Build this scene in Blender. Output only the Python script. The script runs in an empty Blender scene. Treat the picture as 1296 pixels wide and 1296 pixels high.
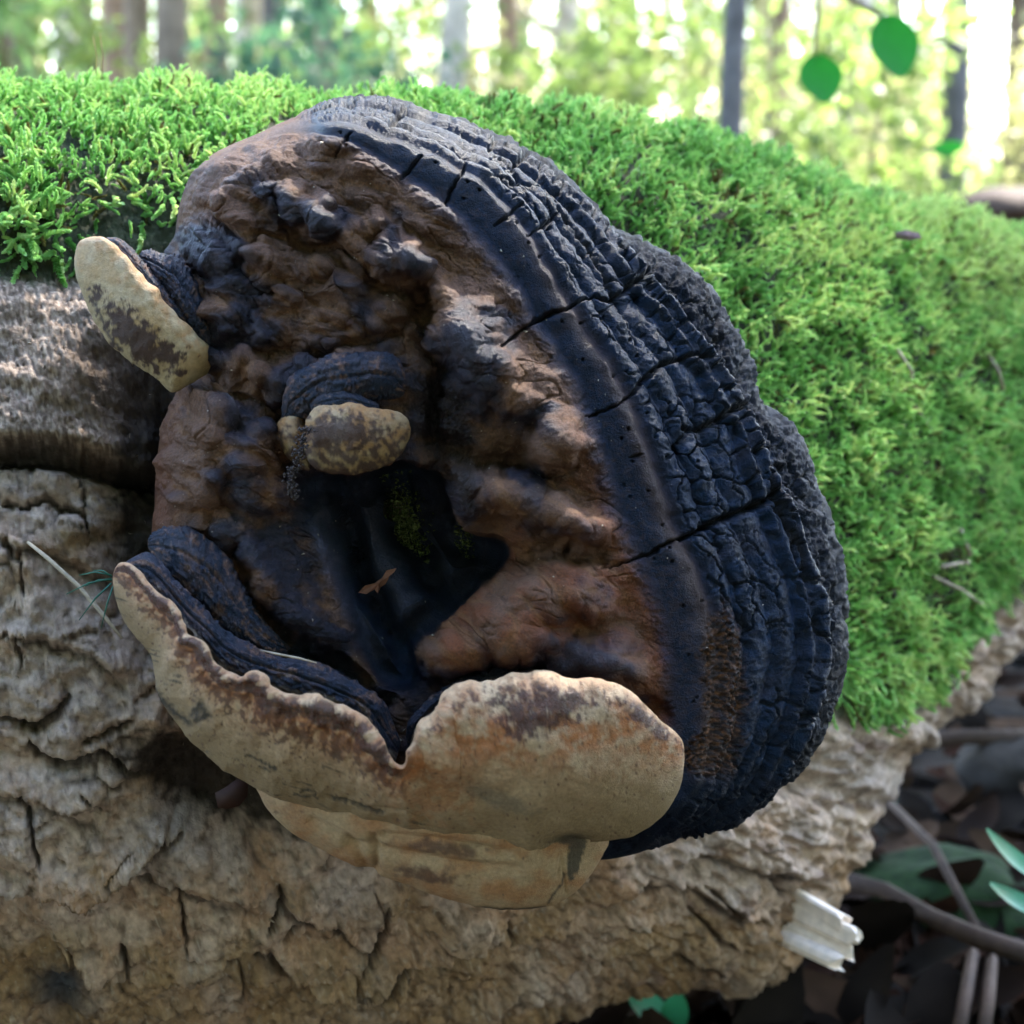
import bpy, math, random
import numpy as np
from mathutils import Vector, Matrix

random.seed(7)
rng = np.random.default_rng(11)
scn = bpy.context.scene
COL = scn.collection

# ------------------------------------------------------------------ camera
CAM_H = 0.52
PITCH = math.radians(11)
FOC = 0.60                       # distance of the plane in focus
S = 0.36 / FOC                   # picture width per metre of distance
K = 0.36 / 1296                  # one photo pixel at the focus plane, metres
cam = bpy.data.cameras.new('camera')
cam_o = bpy.data.objects.new('camera', cam)
COL.objects.link(cam_o)
cam_o.location = (0, 0, CAM_H)
cam_o.rotation_euler = (math.pi / 2 - PITCH, 0, 0)
cam.sensor_width = 36
cam.lens = 36 * FOC / 0.36
cam.clip_start = 0.02
cam.clip_end = 400
cam.dof.use_dof = True
cam.dof.focus_distance = 0.62
cam.dof.aperture_fstop = 12
scn.camera = cam_o

# ------------------------------------------------------------------ light
SUN_EL, SUN_AZ = math.radians(52), math.radians(28)   # azimuth clockwise from +Y
w = bpy.data.worlds.new('World'); scn.world = w; w.use_nodes = True
nt = w.node_tree; nt.nodes.clear()
sky = nt.nodes.new('ShaderNodeTexSky'); sky.sky_type = 'NISHITA'; sky.sun_disc = False
sky.sun_elevation = SUN_EL; sky.sun_rotation = SUN_AZ
sky.dust_density = 1.0; sky.air_density = 1.0
bg = nt.nodes.new('ShaderNodeBackground'); bg.inputs['Strength'].default_value = 0.15
wo = nt.nodes.new('ShaderNodeOutputWorld')
nt.links.new(sky.outputs[0], bg.inputs[0]); nt.links.new(bg.outputs[0], wo.inputs[0])
sl = bpy.data.lights.new('sun', 'SUN'); sl.energy = 3.6; sl.angle = math.radians(3); sl.color = (1, .94, .84)
so = bpy.data.objects.new('sun', sl); COL.objects.link(so)
sd = Vector((math.sin(SUN_AZ) * math.cos(SUN_EL), math.cos(SUN_AZ) * math.cos(SUN_EL), math.sin(SUN_EL)))
so.rotation_euler = sd.to_track_quat('Z', 'Y').to_euler()
so.location = (0, 0, 5)
vs = scn.view_settings
vs.view_transform = 'Standard'; vs.look = 'None'; vs.gamma = 1; vs.use_curve_mapping = False
vs.exposure = 3.72

# ------------------------------------------------------------------ maths helpers
cP, sP = math.cos(PITCH), math.sin(PITCH)
def W(px, py, z):
    """a point seen at photo pixel px,py; z = pixels (at the focus plane) towards the camera"""
    d = FOC - np.asarray(z, float) * K
    return Wd(px, py, d)
def Wd(px, py, d):
    d = np.asarray(d, float)
    xc = (np.asarray(px, float) - 648) / 1296 * S * d
    yc = (648 - np.asarray(py, float)) / 1296 * S * d
    xc, yc, d = np.broadcast_arrays(xc, yc, d)
    return np.stack([xc, d * cP + yc * sP, CAM_H - d * sP + yc * cP], -1)
def proj(p):
    y, z = p[..., 1], p[..., 2] - CAM_H
    d = y * cP - z * sP
    yc = y * sP + z * cP
    return 648 + p[..., 0] / d / S * 1296, 648 - yc / d / S * 1296, d
TOCAM = np.array([0, -cP, sP]); UPV = np.array([0, sP, cP])

def sm(a, b, x):
    t = np.clip((x - a) / (b - a), 0, 1); return t * t * (3 - 2 * t)
def hsh(i, j, k, seed):
    h = (i.astype(np.int64) * 374761393 + j.astype(np.int64) * 668265263 + k.astype(np.int64) * 2147483647 + seed * 974634777) & 0xFFFFFFFF
    h = ((h ^ (h >> 13)) * 1274126177) & 0xFFFFFFFF
    h = ((h ^ (h >> 16)) * 2246822519) & 0xFFFFFFFF
    return (h ^ (h >> 15)) & 0xFFFFFFFF
_g = rng.normal(size=(256, 3)); _g /= np.linalg.norm(_g, axis=1)[:, None]
def perlin(x, y, z=0.0, seed=0):
    x, y, z = np.broadcast_arrays(np.asarray(x, float), np.asarray(y, float), np.asarray(z, float))
    xi, yi, zi = np.floor(x), np.floor(y), np.floor(z)
    fx, fy, fz = x - xi, y - yi, z - zi
    u, v, ww = fx**3*(fx*(fx*6-15)+10), fy**3*(fy*(fy*6-15)+10), fz**3*(fz*(fz*6-15)+10)
    xi, yi, zi = xi.astype(np.int64), yi.astype(np.int64), zi.astype(np.int64)
    out = 0
    for a in (0, 1):
        for b in (0, 1):
            for c in (0, 1):
                g = _g[hsh(xi + a, yi + b, zi + c, seed) & 255]
                d = g[..., 0] * (fx - a) + g[..., 1] * (fy - b) + g[..., 2] * (fz - c)
                out = out + d * (u if a else 1 - u) * (v if b else 1 - v) * (ww if c else 1 - ww)
    return out * 1.6
def fbm(x, y, z=0.0, o=4, seed=0, ridged=False, gain=.5):
    t, a, f, n = 0, 1.0, 1.0, 0
    for i in range(o):
        p = perlin(x * f, y * f, np.asarray(z) * f, seed + i * 17)
        if ridged: p = 1 - 2 * np.abs(p)
        t = t + p * a; n += a; a *= gain; f *= 2.03
    return t / n
def worley(x, y, seed=0, jit=.9):
    xi, yi = np.floor(x).astype(np.int64), np.floor(y).astype(np.int64)
    f1 = np.full(x.shape, 9.0); f2 = np.full(x.shape, 9.0); cid = np.zeros(x.shape)
    for a in (-1, 0, 1):
        for b in (-1, 0, 1):
            h = hsh(xi + a, yi + b, xi * 0, seed)
            cx = xi + a + .5 + jit * ((h & 1023) / 1023 - .5)
            cy = yi + b + .5 + jit * (((h >> 10) & 1023) / 1023 - .5)
            d = np.hypot(x - cx, y - cy)
            m = d < f1
            f2 = np.where(m, f1, np.minimum(f2, d)); cid = np.where(m, ((h >> 20) & 1023) / 1023, cid); f1 = np.where(m, d, f1)
    return f1, f2, cid
def pdist(x, y, poly, widths=None):
    """distance to a polyline; with widths also the width at the nearest point"""
    best = np.full(x.shape, 1e9); bw = np.zeros(x.shape)
    for i in range(len(poly) - 1):
        ax, ay = poly[i][:2]; bx, by = poly[i+1][:2]
        dx, dy = bx - ax, by - ay; L = dx*dx + dy*dy + 1e-9
        t = np.clip(((x - ax) * dx + (y - ay) * dy) / L, 0, 1)
        d = np.hypot(x - ax - t*dx, y - ay - t*dy)
        m = d < best; best = np.where(m, d, best)
        bw = np.where(m, (i + t) / (len(poly) - 1), bw)
    return best, bw
def sdpoly(x, y, poly):
    d, _ = pdist(x, y, list(poly) + [poly[0]])
    ins = np.zeros(x.shape, bool); n = len(poly)
    for i in range(n):
        x1, y1 = poly[i]; x2, y2 = poly[(i+1) % n]
        c = ((y1 > y) != (y2 > y)) & (x < (x2-x1)*(y-y1)/(y2-y1+1e-12)+x1)
        ins ^= c
    return np.where(ins, d, -d)          # positive inside
def blob(x, y, cx, cy, rx, ry, ang=0, p=1.0):
    a = math.radians(ang); c, s = math.cos(a), math.sin(a)
    dx, dy = x - cx, y - cy
    q = ((dx*c + dy*s) / rx)**2 + ((-dx*s + dy*c) / ry)**2
    return np.exp(-q**p)
def spline(pts, n):
    pts = np.array(pts, float)
    P0 = np.vstack([2*pts[0]-pts[1], pts, 2*pts[-1]-pts[-2]])
    seg = np.linalg.norm(np.diff(pts[:, :2], axis=0), axis=1) + 1.0
    cum = np.concatenate([[0], np.cumsum(seg)]); cum /= cum[-1]
    return P0, cum
def evalspline(pts, uu):
    """Catmull-Rom through equally numbered knots at parameter uu in 0..len-1"""
    pts = np.array(pts, float)
    P0 = np.vstack([2*pts[0]-pts[1], pts, 2*pts[-1]-pts[-2]])
    i = np.clip(np.floor(uu).astype(int), 0, len(pts) - 2); t = (uu - i)[:, None]
    a, b, c, d = P0[i], P0[i+1], P0[i+2], P0[i+3]
    return .5*((2*b) + (-a+c)*t + (2*a-5*b+4*c-d)*t*t + (-a+3*b-3*c+d)*t**3)
def C3(*c): return np.array(c, float)
def mix(a, b, f):
    f = np.asarray(f)[..., None]; return a * (1 - f) + b * f

# ------------------------------------------------------------------ object helpers
def link(o, parent=None):
    COL.objects.link(o)
    if parent is not None: o.parent = parent
    return o
def tag(o, label=None, cat=None, group=None, kind=None):
    if label: o['label'] = label
    if cat: o['category'] = cat
    if group: o['group'] = group
    if kind: o['kind'] = kind
    return o
def empty(name, loc, label, cat, group=None):
    o = bpy.data.objects.new(name, None); o.empty_display_size = .02
    o.location = loc; COL.objects.link(o); return tag(o, label, cat, group)
def mesh_np(name, verts, faces, mat=None, col=None, parent=None, smooth=True, rough=None):
    """faces: (n,3) or (n,4) int array"""
    verts = np.asarray(verts, np.float64).reshape(-1, 3); faces = np.asarray(faces, np.int32)
    off = np.zeros(3)
    q_ = parent
    while q_ is not None: off = off + np.array(q_.location); q_ = q_.parent
    me = bpy.data.meshes.new(name)
    k = faces.shape[1]
    me.vertices.add(len(verts)); me.vertices.foreach_set('co', (verts - off).astype(np.float32).ravel())
    me.loops.add(faces.size); me.loops.foreach_set('vertex_index', faces.ravel())
    me.polygons.add(len(faces))
    me.polygons.foreach_set('loop_start', np.arange(len(faces), dtype=np.int32) * k)
    me.polygons.foreach_set('loop_total', np.full(len(faces), k, np.int32))
    if smooth: me.polygons.foreach_set('use_smooth', np.ones(len(faces), bool))
    me.update(calc_edges=True)
    if col is not None:
        a = me.color_attributes.new('Col', 'FLOAT_COLOR', 'POINT')
        c = np.ones((len(verts), 4), np.float32); c[:, :3] = np.asarray(col).reshape(-1, 3)
        if rough is not None: c[:, 3] = np.asarray(rough).ravel()
        a.data.foreach_set('color', c.ravel())
    if mat: me.materials.append(mat)
    o = bpy.data.objects.new(name, me); link(o, parent)
    return o
def gridfaces(n, m, wrapn=False, wrapm=False, flip=False):
    i = np.arange(n if wrapn else n - 1); j = np.arange(m if wrapm else m - 1)
    I, J = np.meshgrid(i, j, indexing='ij')
    I2, J2 = (I + 1) % n, (J + 1) % m
    f = np.stack([I*m+J, I2*m+J, I2*m+J2, I*m+J2], -1).reshape(-1, 4)
    return f[:, ::-1] if flip else f
def gridnormals(p, wrapn=False, wrapm=False):
    if wrapn: du = np.roll(p, -1, 0) - np.roll(p, 1, 0)
    else: du = np.gradient(p, axis=0)
    if wrapm: dv = np.roll(p, -1, 1) - np.roll(p, 1, 1)
    else: dv = np.gradient(p, axis=1)
    n = np.cross(du, dv); l = np.linalg.norm(n, axis=-1, keepdims=True)
    return n / np.maximum(l, 1e-12)

# ------------------------------------------------------------------ materials
def mat_attr(name, bump=.3, bscale=2500, rough=.5, spec=.5, crack=0, cscale=600, voro=0, vscale=900, usealpha=True, tone=.25, tscale=900, sss=0):
    m = bpy.data.materials.new(name); m.use_nodes = True
    t = m.node_tree; N = t.nodes; L = t.links; b = N['Principled BSDF']
    at = N.new('ShaderNodeAttribute'); at.attribute_name = 'Col'
    tc = N.new('ShaderNodeTexCoord')
    n1 = N.new('ShaderNodeTexNoise'); n1.inputs['Scale'].default_value = tscale; n1.inputs['Detail'].default_value = 4
    L.new(tc.outputs['Object'], n1.inputs['Vector'])
    mr = N.new('ShaderNodeMapRange'); mr.inputs[1].default_value = .25; mr.inputs[2].default_value = .75
    mr.inputs[3].default_value = 1 - tone; mr.inputs[4].default_value = 1 + tone
    L.new(n1.outputs['Fac'], mr.inputs[0])
    mu = N.new('ShaderNodeVectorMath'); mu.operation = 'SCALE'
    L.new(at.outputs['Color'], mu.inputs[0]); L.new(mr.outputs[0], mu.inputs['Scale'])
    L.new(mu.outputs[0], b.inputs['Base Color'])
    if usealpha: L.new(at.outputs['Alpha'], b.inputs['Roughness'])
    else: b.inputs['Roughness'].default_value = rough
    b.inputs['Specular IOR Level'].default_value = spec
    n2 = N.new('ShaderNodeTexNoise'); n2.inputs['Scale'].default_value = bscale; n2.inputs['Detail'].default_value = 5
    n2.inputs['Roughness'].default_value = .72
    L.new(tc.outputs['Object'], n2.inputs['Vector'])
    bp = N.new('ShaderNodeBump'); bp.inputs['Strength'].default_value = bump; bp.inputs['Distance'].default_value = .0014
    L.new(n2.outputs['Fac'], bp.inputs['Height'])
    last = bp
    if voro:
        v = N.new('ShaderNodeTexVoronoi'); v.feature = 'DISTANCE_TO_EDGE'; v.inputs['Scale'].default_value = vscale
        L.new(tc.outputs['Object'], v.inputs['Vector'])
        r = N.new('ShaderNodeMapRange'); r.inputs[2].default_value = .09; L.new(v.outputs['Distance'], r.inputs[0])
        b2 = N.new('ShaderNodeBump'); b2.inputs['Strength'].default_value = voro; b2.inputs['Distance'].default_value = .0006
        L.new(r.outputs[0], b2.inputs['Height']); L.new(bp.outputs[0], b2.inputs['Normal']); last = b2
    L.new(last.outputs[0], b.inputs['Normal'])
    if sss:
        b.inputs['Subsurface Weight'].default_value = sss; b.inputs['Subsurface Radius'].default_value = (.002, .001, .0006); b.inputs['Subsurface Scale'].default_value = 1
    return m
def mat_plain(name, c, rough=.6, spec=.4, trans=0, tcol=None, tone=.3, tscale=300, bump=0, bscale=600, obj_rand=0):
    m = bpy.data.materials.new(name); m.use_nodes = True
    t = m.node_tree; N = t.nodes; L = t.links; b = N['Principled BSDF']
    tc = N.new('ShaderNodeTexCoord'); n1 = N.new('ShaderNodeTexNoise'); n1.inputs['Scale'].default_value = tscale; n1.inputs['Detail'].default_value = 4
    L.new(tc.outputs['Object'], n1.inputs['Vector'])
    mr = N.new('ShaderNodeMapRange'); mr.inputs[1].default_value = .25; mr.inputs[2].default_value = .75
    mr.inputs[3].default_value = 1 - tone; mr.inputs[4].default_value = 1 + tone
    L.new(n1.outputs['Fac'], mr.inputs[0])
    mu = N.new('ShaderNodeVectorMath'); mu.operation = 'SCALE'; mu.inputs[0].default_value = c
    L.new(mr.outputs[0], mu.inputs['Scale']); L.new(mu.outputs[0], b.inputs['Base Color'])
    b.inputs['Roughness'].default_value = rough; b.inputs['Specular IOR Level'].default_value = spec
    if bump:
        n2 = N.new('ShaderNodeTexNoise'); n2.inputs['Scale'].default_value = bscale; n2.inputs['Detail'].default_value = 5
        L.new(tc.outputs['Object'], n2.inputs['Vector'])
        bp = N.new('ShaderNodeBump'); bp.inputs['Strength'].default_value = bump; bp.inputs['Distance'].default_value = .3 / bscale
        L.new(n2.outputs['Fac'], bp.inputs['Height']); L.new(bp.outputs[0], b.inputs['Normal'])
    if trans:
        tr = N.new('ShaderNodeBsdfTranslucent'); tr.inputs[0].default_value = tuple(tcol or c) + (1,)
        mx = N.new('ShaderNodeMixShader'); mx.inputs[0].default_value = trans
        L.new(b.outputs[0], mx.inputs[1]); L.new(tr.outputs[0], mx.inputs[2])
        L.new(mx.outputs[0], N['Material Output'].inputs['Surface'])
    return m
M_body = mat_attr('fungus_crust', bump=.75, bscale=1300, tone=.45, tscale=1300, voro=.2, vscale=420, spec=.2)
M_pore = mat_attr('pore_surface', bump=.8, bscale=1500, tone=.22, tscale=700, spec=.4, sss=0)
M_bark = mat_attr('bark', bump=1, bscale=450, tone=.3, tscale=350, spec=.25)

# ================================================================== FALLEN LOG
U_ST = [-500, -200,   0,  300,  600,  760,  864,  930,  990, 1020, 1060, 1095, 1135, 1200, 1260, 1330, 1450, 1700]
TOPS = [ 140,  138, 134,  136,  150,  168,  190,  208,  226,  236,  248,  260,  272,  290,  302,  318,  345,  390]
BOTS = [1420, 1400,1390, 1370, 1310, 1262, 1240, 1240, 1215, 1160, 1110, 1020,  945,  890,  830,  760,  700,  640]
DCEN = [ .80,  .81, .825,  .85,  .885,  .92,  .95,  .98, 1.01, 1.03, 1.06, 1.09, 1.13, 1.20, 1.28, 1.38, 1.60, 2.10]
RDEP = [ .19,  .19, .19,  .19,  .19,  .19,  .18,  .18,  .17,  .17,  .17,  .17,  .17,  .17,  .17,  .16,  .15,  .14]
def moss_edge(px):
    return np.interp(px, [-400, 0, 60, 130, 220, 300, 900, 1040, 1080, 1110, 1180, 1215, 1250, 1296, 1500],
                     [330, 322, 325, 296, 290, 300, 600, 870, 875, 885, 850, 800, 745, 715, 600])
LOGU = np.concatenate([np.linspace(-500, -40, 40), np.linspace(-35, 1300, 620), np.linspace(1310, 1700, 40)])
th = np.concatenate([np.linspace(0, math.pi * 1.02, 430), np.linspace(math.pi * 1.02, 2 * math.pi, 60)[1:-1]])
def log_base(u, t):
    top = np.interp(u, U_ST, TOPS); bot = np.interp(u, U_ST, BOTS); dc = np.interp(u, U_ST, DCEN); rd = np.interp(u, U_ST, RDEP)
    mid, hh = (top + bot) / 2, (bot - top) / 2
    # keep the outline where it is seen: front half sits nearer, so it is a little smaller than its projection
    ct, st = np.cos(t), np.sin(t)
    ct = np.sign(ct) * np.abs(ct)**.9
    d = dc - rd * np.where(st > 0, np.abs(st)**.62, st)
    dx = .5 * d + .5 * dc; dy = np.where(st > 0, d, dc)
    xw = (u - 648) / 1296 * S * dx; yw = (648 - (mid - hh * ct)) / 1296 * S * dy
    y = d * cP + yw * sP; z = CAM_H - d * sP + yw * cP
    return np.stack([xw, y, z], -1)
UU, TT = np.meshgrid(LOGU, th, indexing='ij')
LB = log_base(UU, TT)
LN = gridnormals(LB, False, True)
cen = LB.mean(axis=1, keepdims=True)
if ((LN * (LB - cen)).sum(-1).mean()) < 0: LN = -LN
LX, LY, LD = proj(LB)
Q = LB / K                                  # pixel-sized units for noise
def bark_fields(X, Y, Q, N):
    x3, y3, z3 = Q[..., 0], Q[..., 1], Q[..., 2]
    wx = X + 26 * perlin(X/70, Y/70, 0, 3) + 9 * perlin(X/22, Y/22, 0, 4); wy = Y + 22 * perlin(X/80, Y/60, 0, 5) + 9 * perlin(X/20, Y/20, 0, 6)
    ledge = 0
    h = 26 * fbm(x3/120, y3/120, z3/80, 4, 21) + 8 * fbm(x3/25, y3/25, z3/18, 4, 31)
    low = sm(560, 620, Y)                    # plated bark below the crease
    # overlapping plates: large cells wide in x
    f1, f2, cid = worley(wx/150, (wy + .12 * wx)/82, 41)
    e = (f2 - f1)
    cmk = sm(-.12, .25, fbm(X/75, Y/75, 0, 2, 95)); plate = (10 * cmk * sm(0.0, .10, e) + 8 * (cid - .5) * sm(0, .1, e)) 
    g1, g2, gid = worley(wx/52, wy/34, 43)
    pm = sm(-.05, .35, fbm(X/90, Y/90, 0, 2, 91)); plate2 = pm * (4 * sm(0, .16, g2 - g1) + 4 * (gid - .5))
    rightz = sm(640, 860, X)
    k1, k2, kid = worley((X + .55*Y + 25*perlin(X/50, Y/50, 0, 8))/70, (Y - .35*X + 18*perlin(X/40, Y/40, 0, 9))/24, 47)
    ridges = 5 * sm(0, .5, k2 - k1) + 8 * (kid - .5) + 7 * fbm((X + .6*Y)/60, (Y - .4*X)/16, 0, 4, 48, True, .6)
    h = h + low * ((plate + plate2) * (1 - .75 * rightz) + ridges * (.35 + .65 * rightz))
    LEDGE = [([(-200,580),(20,577),(80,580),(130,592),(220,612)], 26, 90), ([(0,908),(46,918),(72,900),(92,872)], 9, 40), ([(36,934),(82,962),(104,958),(128,946),(160,974),(200,985)], 11, 50),
             ([(-200,1130),(0,1120),(60,1120),(110,1131),(150,1104),(195,1068),(230,1030)], 26, 90), ([(60,1180),(104,1214),(122,1226),(176,1232),(228,1222),(276,1208),(305,1187),(352,1212),(430,1240),(520,1262)], 22, 80),
             ([(330,1120),(380,1150),(440,1175),(475,1200)], 10, 40), ([(470,1262),(520,1215),(590,1190),(660,1185),(740,1165)], 13, 50), ([(740,1150),(800,1118),(850,1112),(905,1138),(965,1160)], 14, 50),
             ([(690,1240),(770,1205),(850,1196),(910,1215),(985,1205)], 13, 45), ([(820,1080),(890,1075),(960,1100),(1040,1112)], 10, 35), ([(0,800),(60,812),(120,830),(170,880)], 9, 50), ([(-100,700),(0,690),(60,704),(130,730),(170,780)], 8, 45),
             ([(-200,1010),(-60,1010),(20,1000),(60,1012),(120,1040),(150,1060)], 7, 40), ([(200,1100),(260,1130),(330,1140)], 8, 40)]
    lj = Y + 7 * perlin(X/26, Y/60, 0, 55) + 3.5 * perlin(X/8, Y/16, 0, 56)
    ldark = 0 * X
    for poly, am, ln in LEDGE:
        xs = [q[0] for q in poly]; ly_ = np.interp(X, xs, [q[1] for q in poly])
        ef = sm(0, 40, X - xs[0]) * sm(0, 40, xs[-1] - X); dyv = ly_ - lj
        am *= 1.6; h = h + ef * am * np.where(dyv > 0, np.exp(-dyv / ln) * sm(0, 6, dyv), 0) - ef * am * .35 * np.exp(-(np.minimum(dyv, 0) / 9)**2) * (dyv <= 6)
        ldark = np.maximum(ldark, ef * np.exp(-((dyv + 3) / 4.5)**2) * min(1, am / 14))
    # fine flaky relief
    h = h + low * (2 + 4 * sm(-.2, .4, fbm(X/60, Y/45, 0, 2, 64) + .3 * sm(950, 1200, Y))) * 1.4 * fbm(X/11, Y/7, z3/9, 4, 61, True, .65) + 1.6 * fbm(X/4.5, Y/4.5, 0, 2, 63)
    # smooth bulge above the crease with vertical and slanted scoring
    up = 1 - low
    h = h + up * (5 * fbm((X - .35*Y)/4, (Y + .3*X)/40, 0, 3, 71, True) + 3 * fbm(X/14, Y/9, 0, 3, 72, True))
    dark = low * cmk * (1 - sm(0, .05, e)) * (.9 - .6 * rightz) + low * .35 * pm * (1 - sm(0, .10, g2 - g1)) * (1 - rightz) + low * .25 * rightz * (1 - sm(0, .10, k2 - k1))
    dark = np.maximum(dark, ldark)
    CR = [([(-60,585),(20,577),(80,580),(130,592),(200,606)], 15, 30), ([(-40,1118),(0,1120),(35,1124),(70,1118),(110,1131),(150,1104),(195,1072),(230,1052)], 5, 16),
          ([(36,934),(50,952),(82,962),(104,958),(128,946),(150,962),(160,974)], 5, 15), ([(106,935),(125,927),(150,918),(166,908)], 3.5, 12),
          ([(24,1000),(38,1018),(42,1052),(50,1080)], 2.6, 12), ([(104,996),(118,1012),(134,1022)], 2.0, 9), ([(0,908),(46,918),(72,900),(88,876)], 5, 14),
          ([(225,1108),(230,1140),(236,1190)], 2.4, 12), ([(88,1188),(104,1214),(122,1226),(158,1218),(176,1232),(228,1222),(276,1208),(305,1187),(336,1192),(352,1212),(385,1228),(430,1236)], 5, 17),
          ([(153,1180),(162,1212)], 3, 12), ([(350,1110),(352,1130),(335,1160)], 3, 10), ([(372,1155),(355,1178)], 3, 10), ([(0,636),(30,645),(60,632),(80,646),(105,650),(112,672)], 3.5, 12),
          ([(96,600),(106,618),(108,646)], 2.2, 8), ([(637,1155),(638,1180)], 2.6, 12), ([(445,1215),(470,1195),(486,1160),(484,1132)], 3, 10), ([(432,1246),(468,1240),(510,1205),(545,1212),(598,1222)], 4, 13),
          ([(30,756),(26,700),(0,690)], 2.2, 8), ([(0,800),(20,806),(30,840)], 2.5, 9), ([(970,1096),(985,1128),(1030,1118)], 3.5, 12), ([(880,1110),(930,1150),(960,1160)], 3, 11), ([(864,1140),(905,1180),(950,1190)], 3, 11),
          ([(168,60),(170,61)], 1, 1)]
    jx = X + 3.5 * perlin(X/9, Y/9, 0, 77); jy = Y + 3.5 * perlin(X/9, Y/9, 0, 78)
    for poly, wd, dep in CR:
        d, t = pdist(jx, jy, poly)
        dep = dep * 1.5; wv = 1.15 * wd * (.45 + .8 * np.sin(np.pi * np.clip(t*.9+.05, 0, 1))) * .8
        q = np.exp(-(d / wv)**4); h = h - dep * q; dark = np.maximum(dark, q)
    # bark lifts away left of the fungus foot: a deep shaded hollow
    gap = blob(X, Y, 205, 620, 75, 190, 0, 1.5) + blob(X, Y, 270, 1000, 110, 55, 25, 1.4)
    h = h - 62 * gap
    # ledge under the moss on the left
    h = h - 22 * blob(X, Y, 60, 345, 200, 26, 0)
    lowr = sm(860, 960, X) * sm(820, 900, Y); h = h + lowr * (20 * fbm(X/55, Y/45, 0, 3, 97) + 9 * fbm(X/22, Y/18, 0, 3, 98, True))
    # knot hole
    q = blob(X, Y, 78, 1250, 34, 30); h = h - 26 * q; dark = np.maximum(dark, q)
    h = h + 16 * blob(X, Y, 40, 440, 190, 95) - 55 * blob(X, Y, 1005, 985, 34, 24)
    h = h + 24 * blob(X, Y, 1050, 960, 26, 30, 20) + 16 * blob(X, Y, 960, 1215, 55, 45)
    return h, dark, low, rightz, cid, kid, e
BH, BDK, BLOW, BRZ, BCID, BKID, BE = bark_fields(LX, LY, Q, LN)
fade = np.where(LN @ TOCAM > -.6, 1, .4)
LP = LB + LN * (BH * 1.2 * K * fade)[..., None]
n1 = fbm(LX/60, LY/60, 0, 4, 101); n2 = fbm(LX/16, LY/12, 0, 4, 102); n3 = fbm(LX/6, LY/5, 0, 3, 103)
grey = C3(.43, .34, .29); tan = C3(.34, .22, .145); oli = C3(.26, .17, .085); brn = C3(.075, .046, .028); drk = C3(.03, .022, .018); pur = C3(.19, .13, .115)
c = mix(grey, tan, sm(-.2, .5, n1 + .25 * sm(1000, 1150, LY) - .1))
c = mix(c, oli, sm(0, .55, fbm(LX/110, LY/80, 0, 3, 105) + .55 * sm(1060, 1250, LY) - .1) * .8)
c = mix(c, pur, sm(.1, .5, fbm(LX/50, LY/25, 0, 3, 106)) * (.35 + .5 * BRZ))
c = mix(c, brn, sm(-.05, .45, n2) * .75)
c = mix(c, C3(.44, .39, .34), sm(.1, .5, n3 + .3 * n2) * .5)
c = mix(c, C3(.06, .038, .024), sm(.2, .55, fbm(LX/24, LY/18, 0, 5, 109) + .25 * n3) * .7)
upz = 1 - BLOW
c = mix(c, mix(C3(.10, .072, .052), C3(.40, .33, .27), sm(-.15, .35, n3 + .5 * fbm((LX - .3*LY)/5, LY/30, 0, 3, 107))), upz * .8)
c = mix(c, drk, np.clip(BDK, 0, 1) * .85)
c = mix(c, C3(.05, .055, .07), blob(LX, LY, 78, 1245, 32, 28))
c = mix(c, C3(.018, .012, .008), sm(.25, .6, blob(LX, LY, 270, 990, 135, 50, 24) + .3 * n2) * .93)  # shade of the gap under the lip put into the bark colour
c = mix(c, C3(.022, .017, .014), sm(.2, .6, blob(LX, LY, 195, 600, 50, 210) + .25 * n2) * .92)  # bark beside the fungus foot painted dark as shade
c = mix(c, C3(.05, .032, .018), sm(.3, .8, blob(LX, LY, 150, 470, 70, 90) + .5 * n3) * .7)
mossy = sm(46, 20, LY - moss_edge(LX) + 25 * n2)
c = mix(c, C3(.022, .035, .010), mossy * .93)
rg = .75 + .15 * n2
fallen_log = empty('fallen_log', (float(LB[300, 200, 0]), float(LB[300, 200, 1]), .05), 'big fallen log with cracked grey brown bark lying under the moss and the bracket fungus', 'log')
c = c * mix(C3(1.0, .97, .93), C3(1.12, 1.0, .84), sm(-.3, .4, fbm(LX/130, LY/90, 0, 3, 110) + .3 * sm(950, 1200, LY)))
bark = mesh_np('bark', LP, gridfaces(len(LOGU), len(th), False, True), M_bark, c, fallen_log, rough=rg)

# ================================================================== BRACKET FUNGUS
fungus = empty('bracket_fungus', tuple(float(v) for v in W(560, 640, -250)), 'large horse-head shaped bracket fungus with black cracked crust, brown wrinkled face and cream lip', 'bracket fungus')
CX, CY = 500., 645.
OUT = [(196,640),(199,585),(206,535),(222,500),(232,470),(240,430),(236,385),(214,350),(196,334),(208,320),(222,300),(226,262),(240,222),(270,194),(325,170),(378,146),(412,126),(452,120),(492,122),(545,140),(600,156),(660,184),(715,218),(757,262),(782,292),(800,296),(822,308),(852,322),(885,345),(915,388),(946,440),(960,492),(968,512),(1000,535),(1026,575),(1040,630),(1060,680),(1072,742),(1072,820),(1064,880),(1046,930),(1018,972),(985,1006),(940,1042),(900,1053),(860,1052),(815,1078),(770,1088),(700,1085),(600,1075),(500,1050),(400,1010),(310,960),(240,890),(205,800),(192,720)]
def polar_curve(pts, phis, extend=None):
    a = np.array([math.atan2(y - CY, x - CX) for x, y in pts]); r = np.array([math.hypot(x - CX, y - CY) for x, y in pts])
    o = np.argsort(a); a, r = a[o], r[o]
    if extend is None:
        a = np.concatenate([a - 2*math.pi, a, a + 2*math.pi]); r = np.tile(r, 3)
    return np.interp(phis, a, r)
NPHI, NR = 1400, 350
phi = np.linspace(-math.pi, math.pi, NPHI, endpoint=False)
RO = polar_curve(OUT, phi)
ker = np.hanning(17); ker /= ker.sum()
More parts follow.
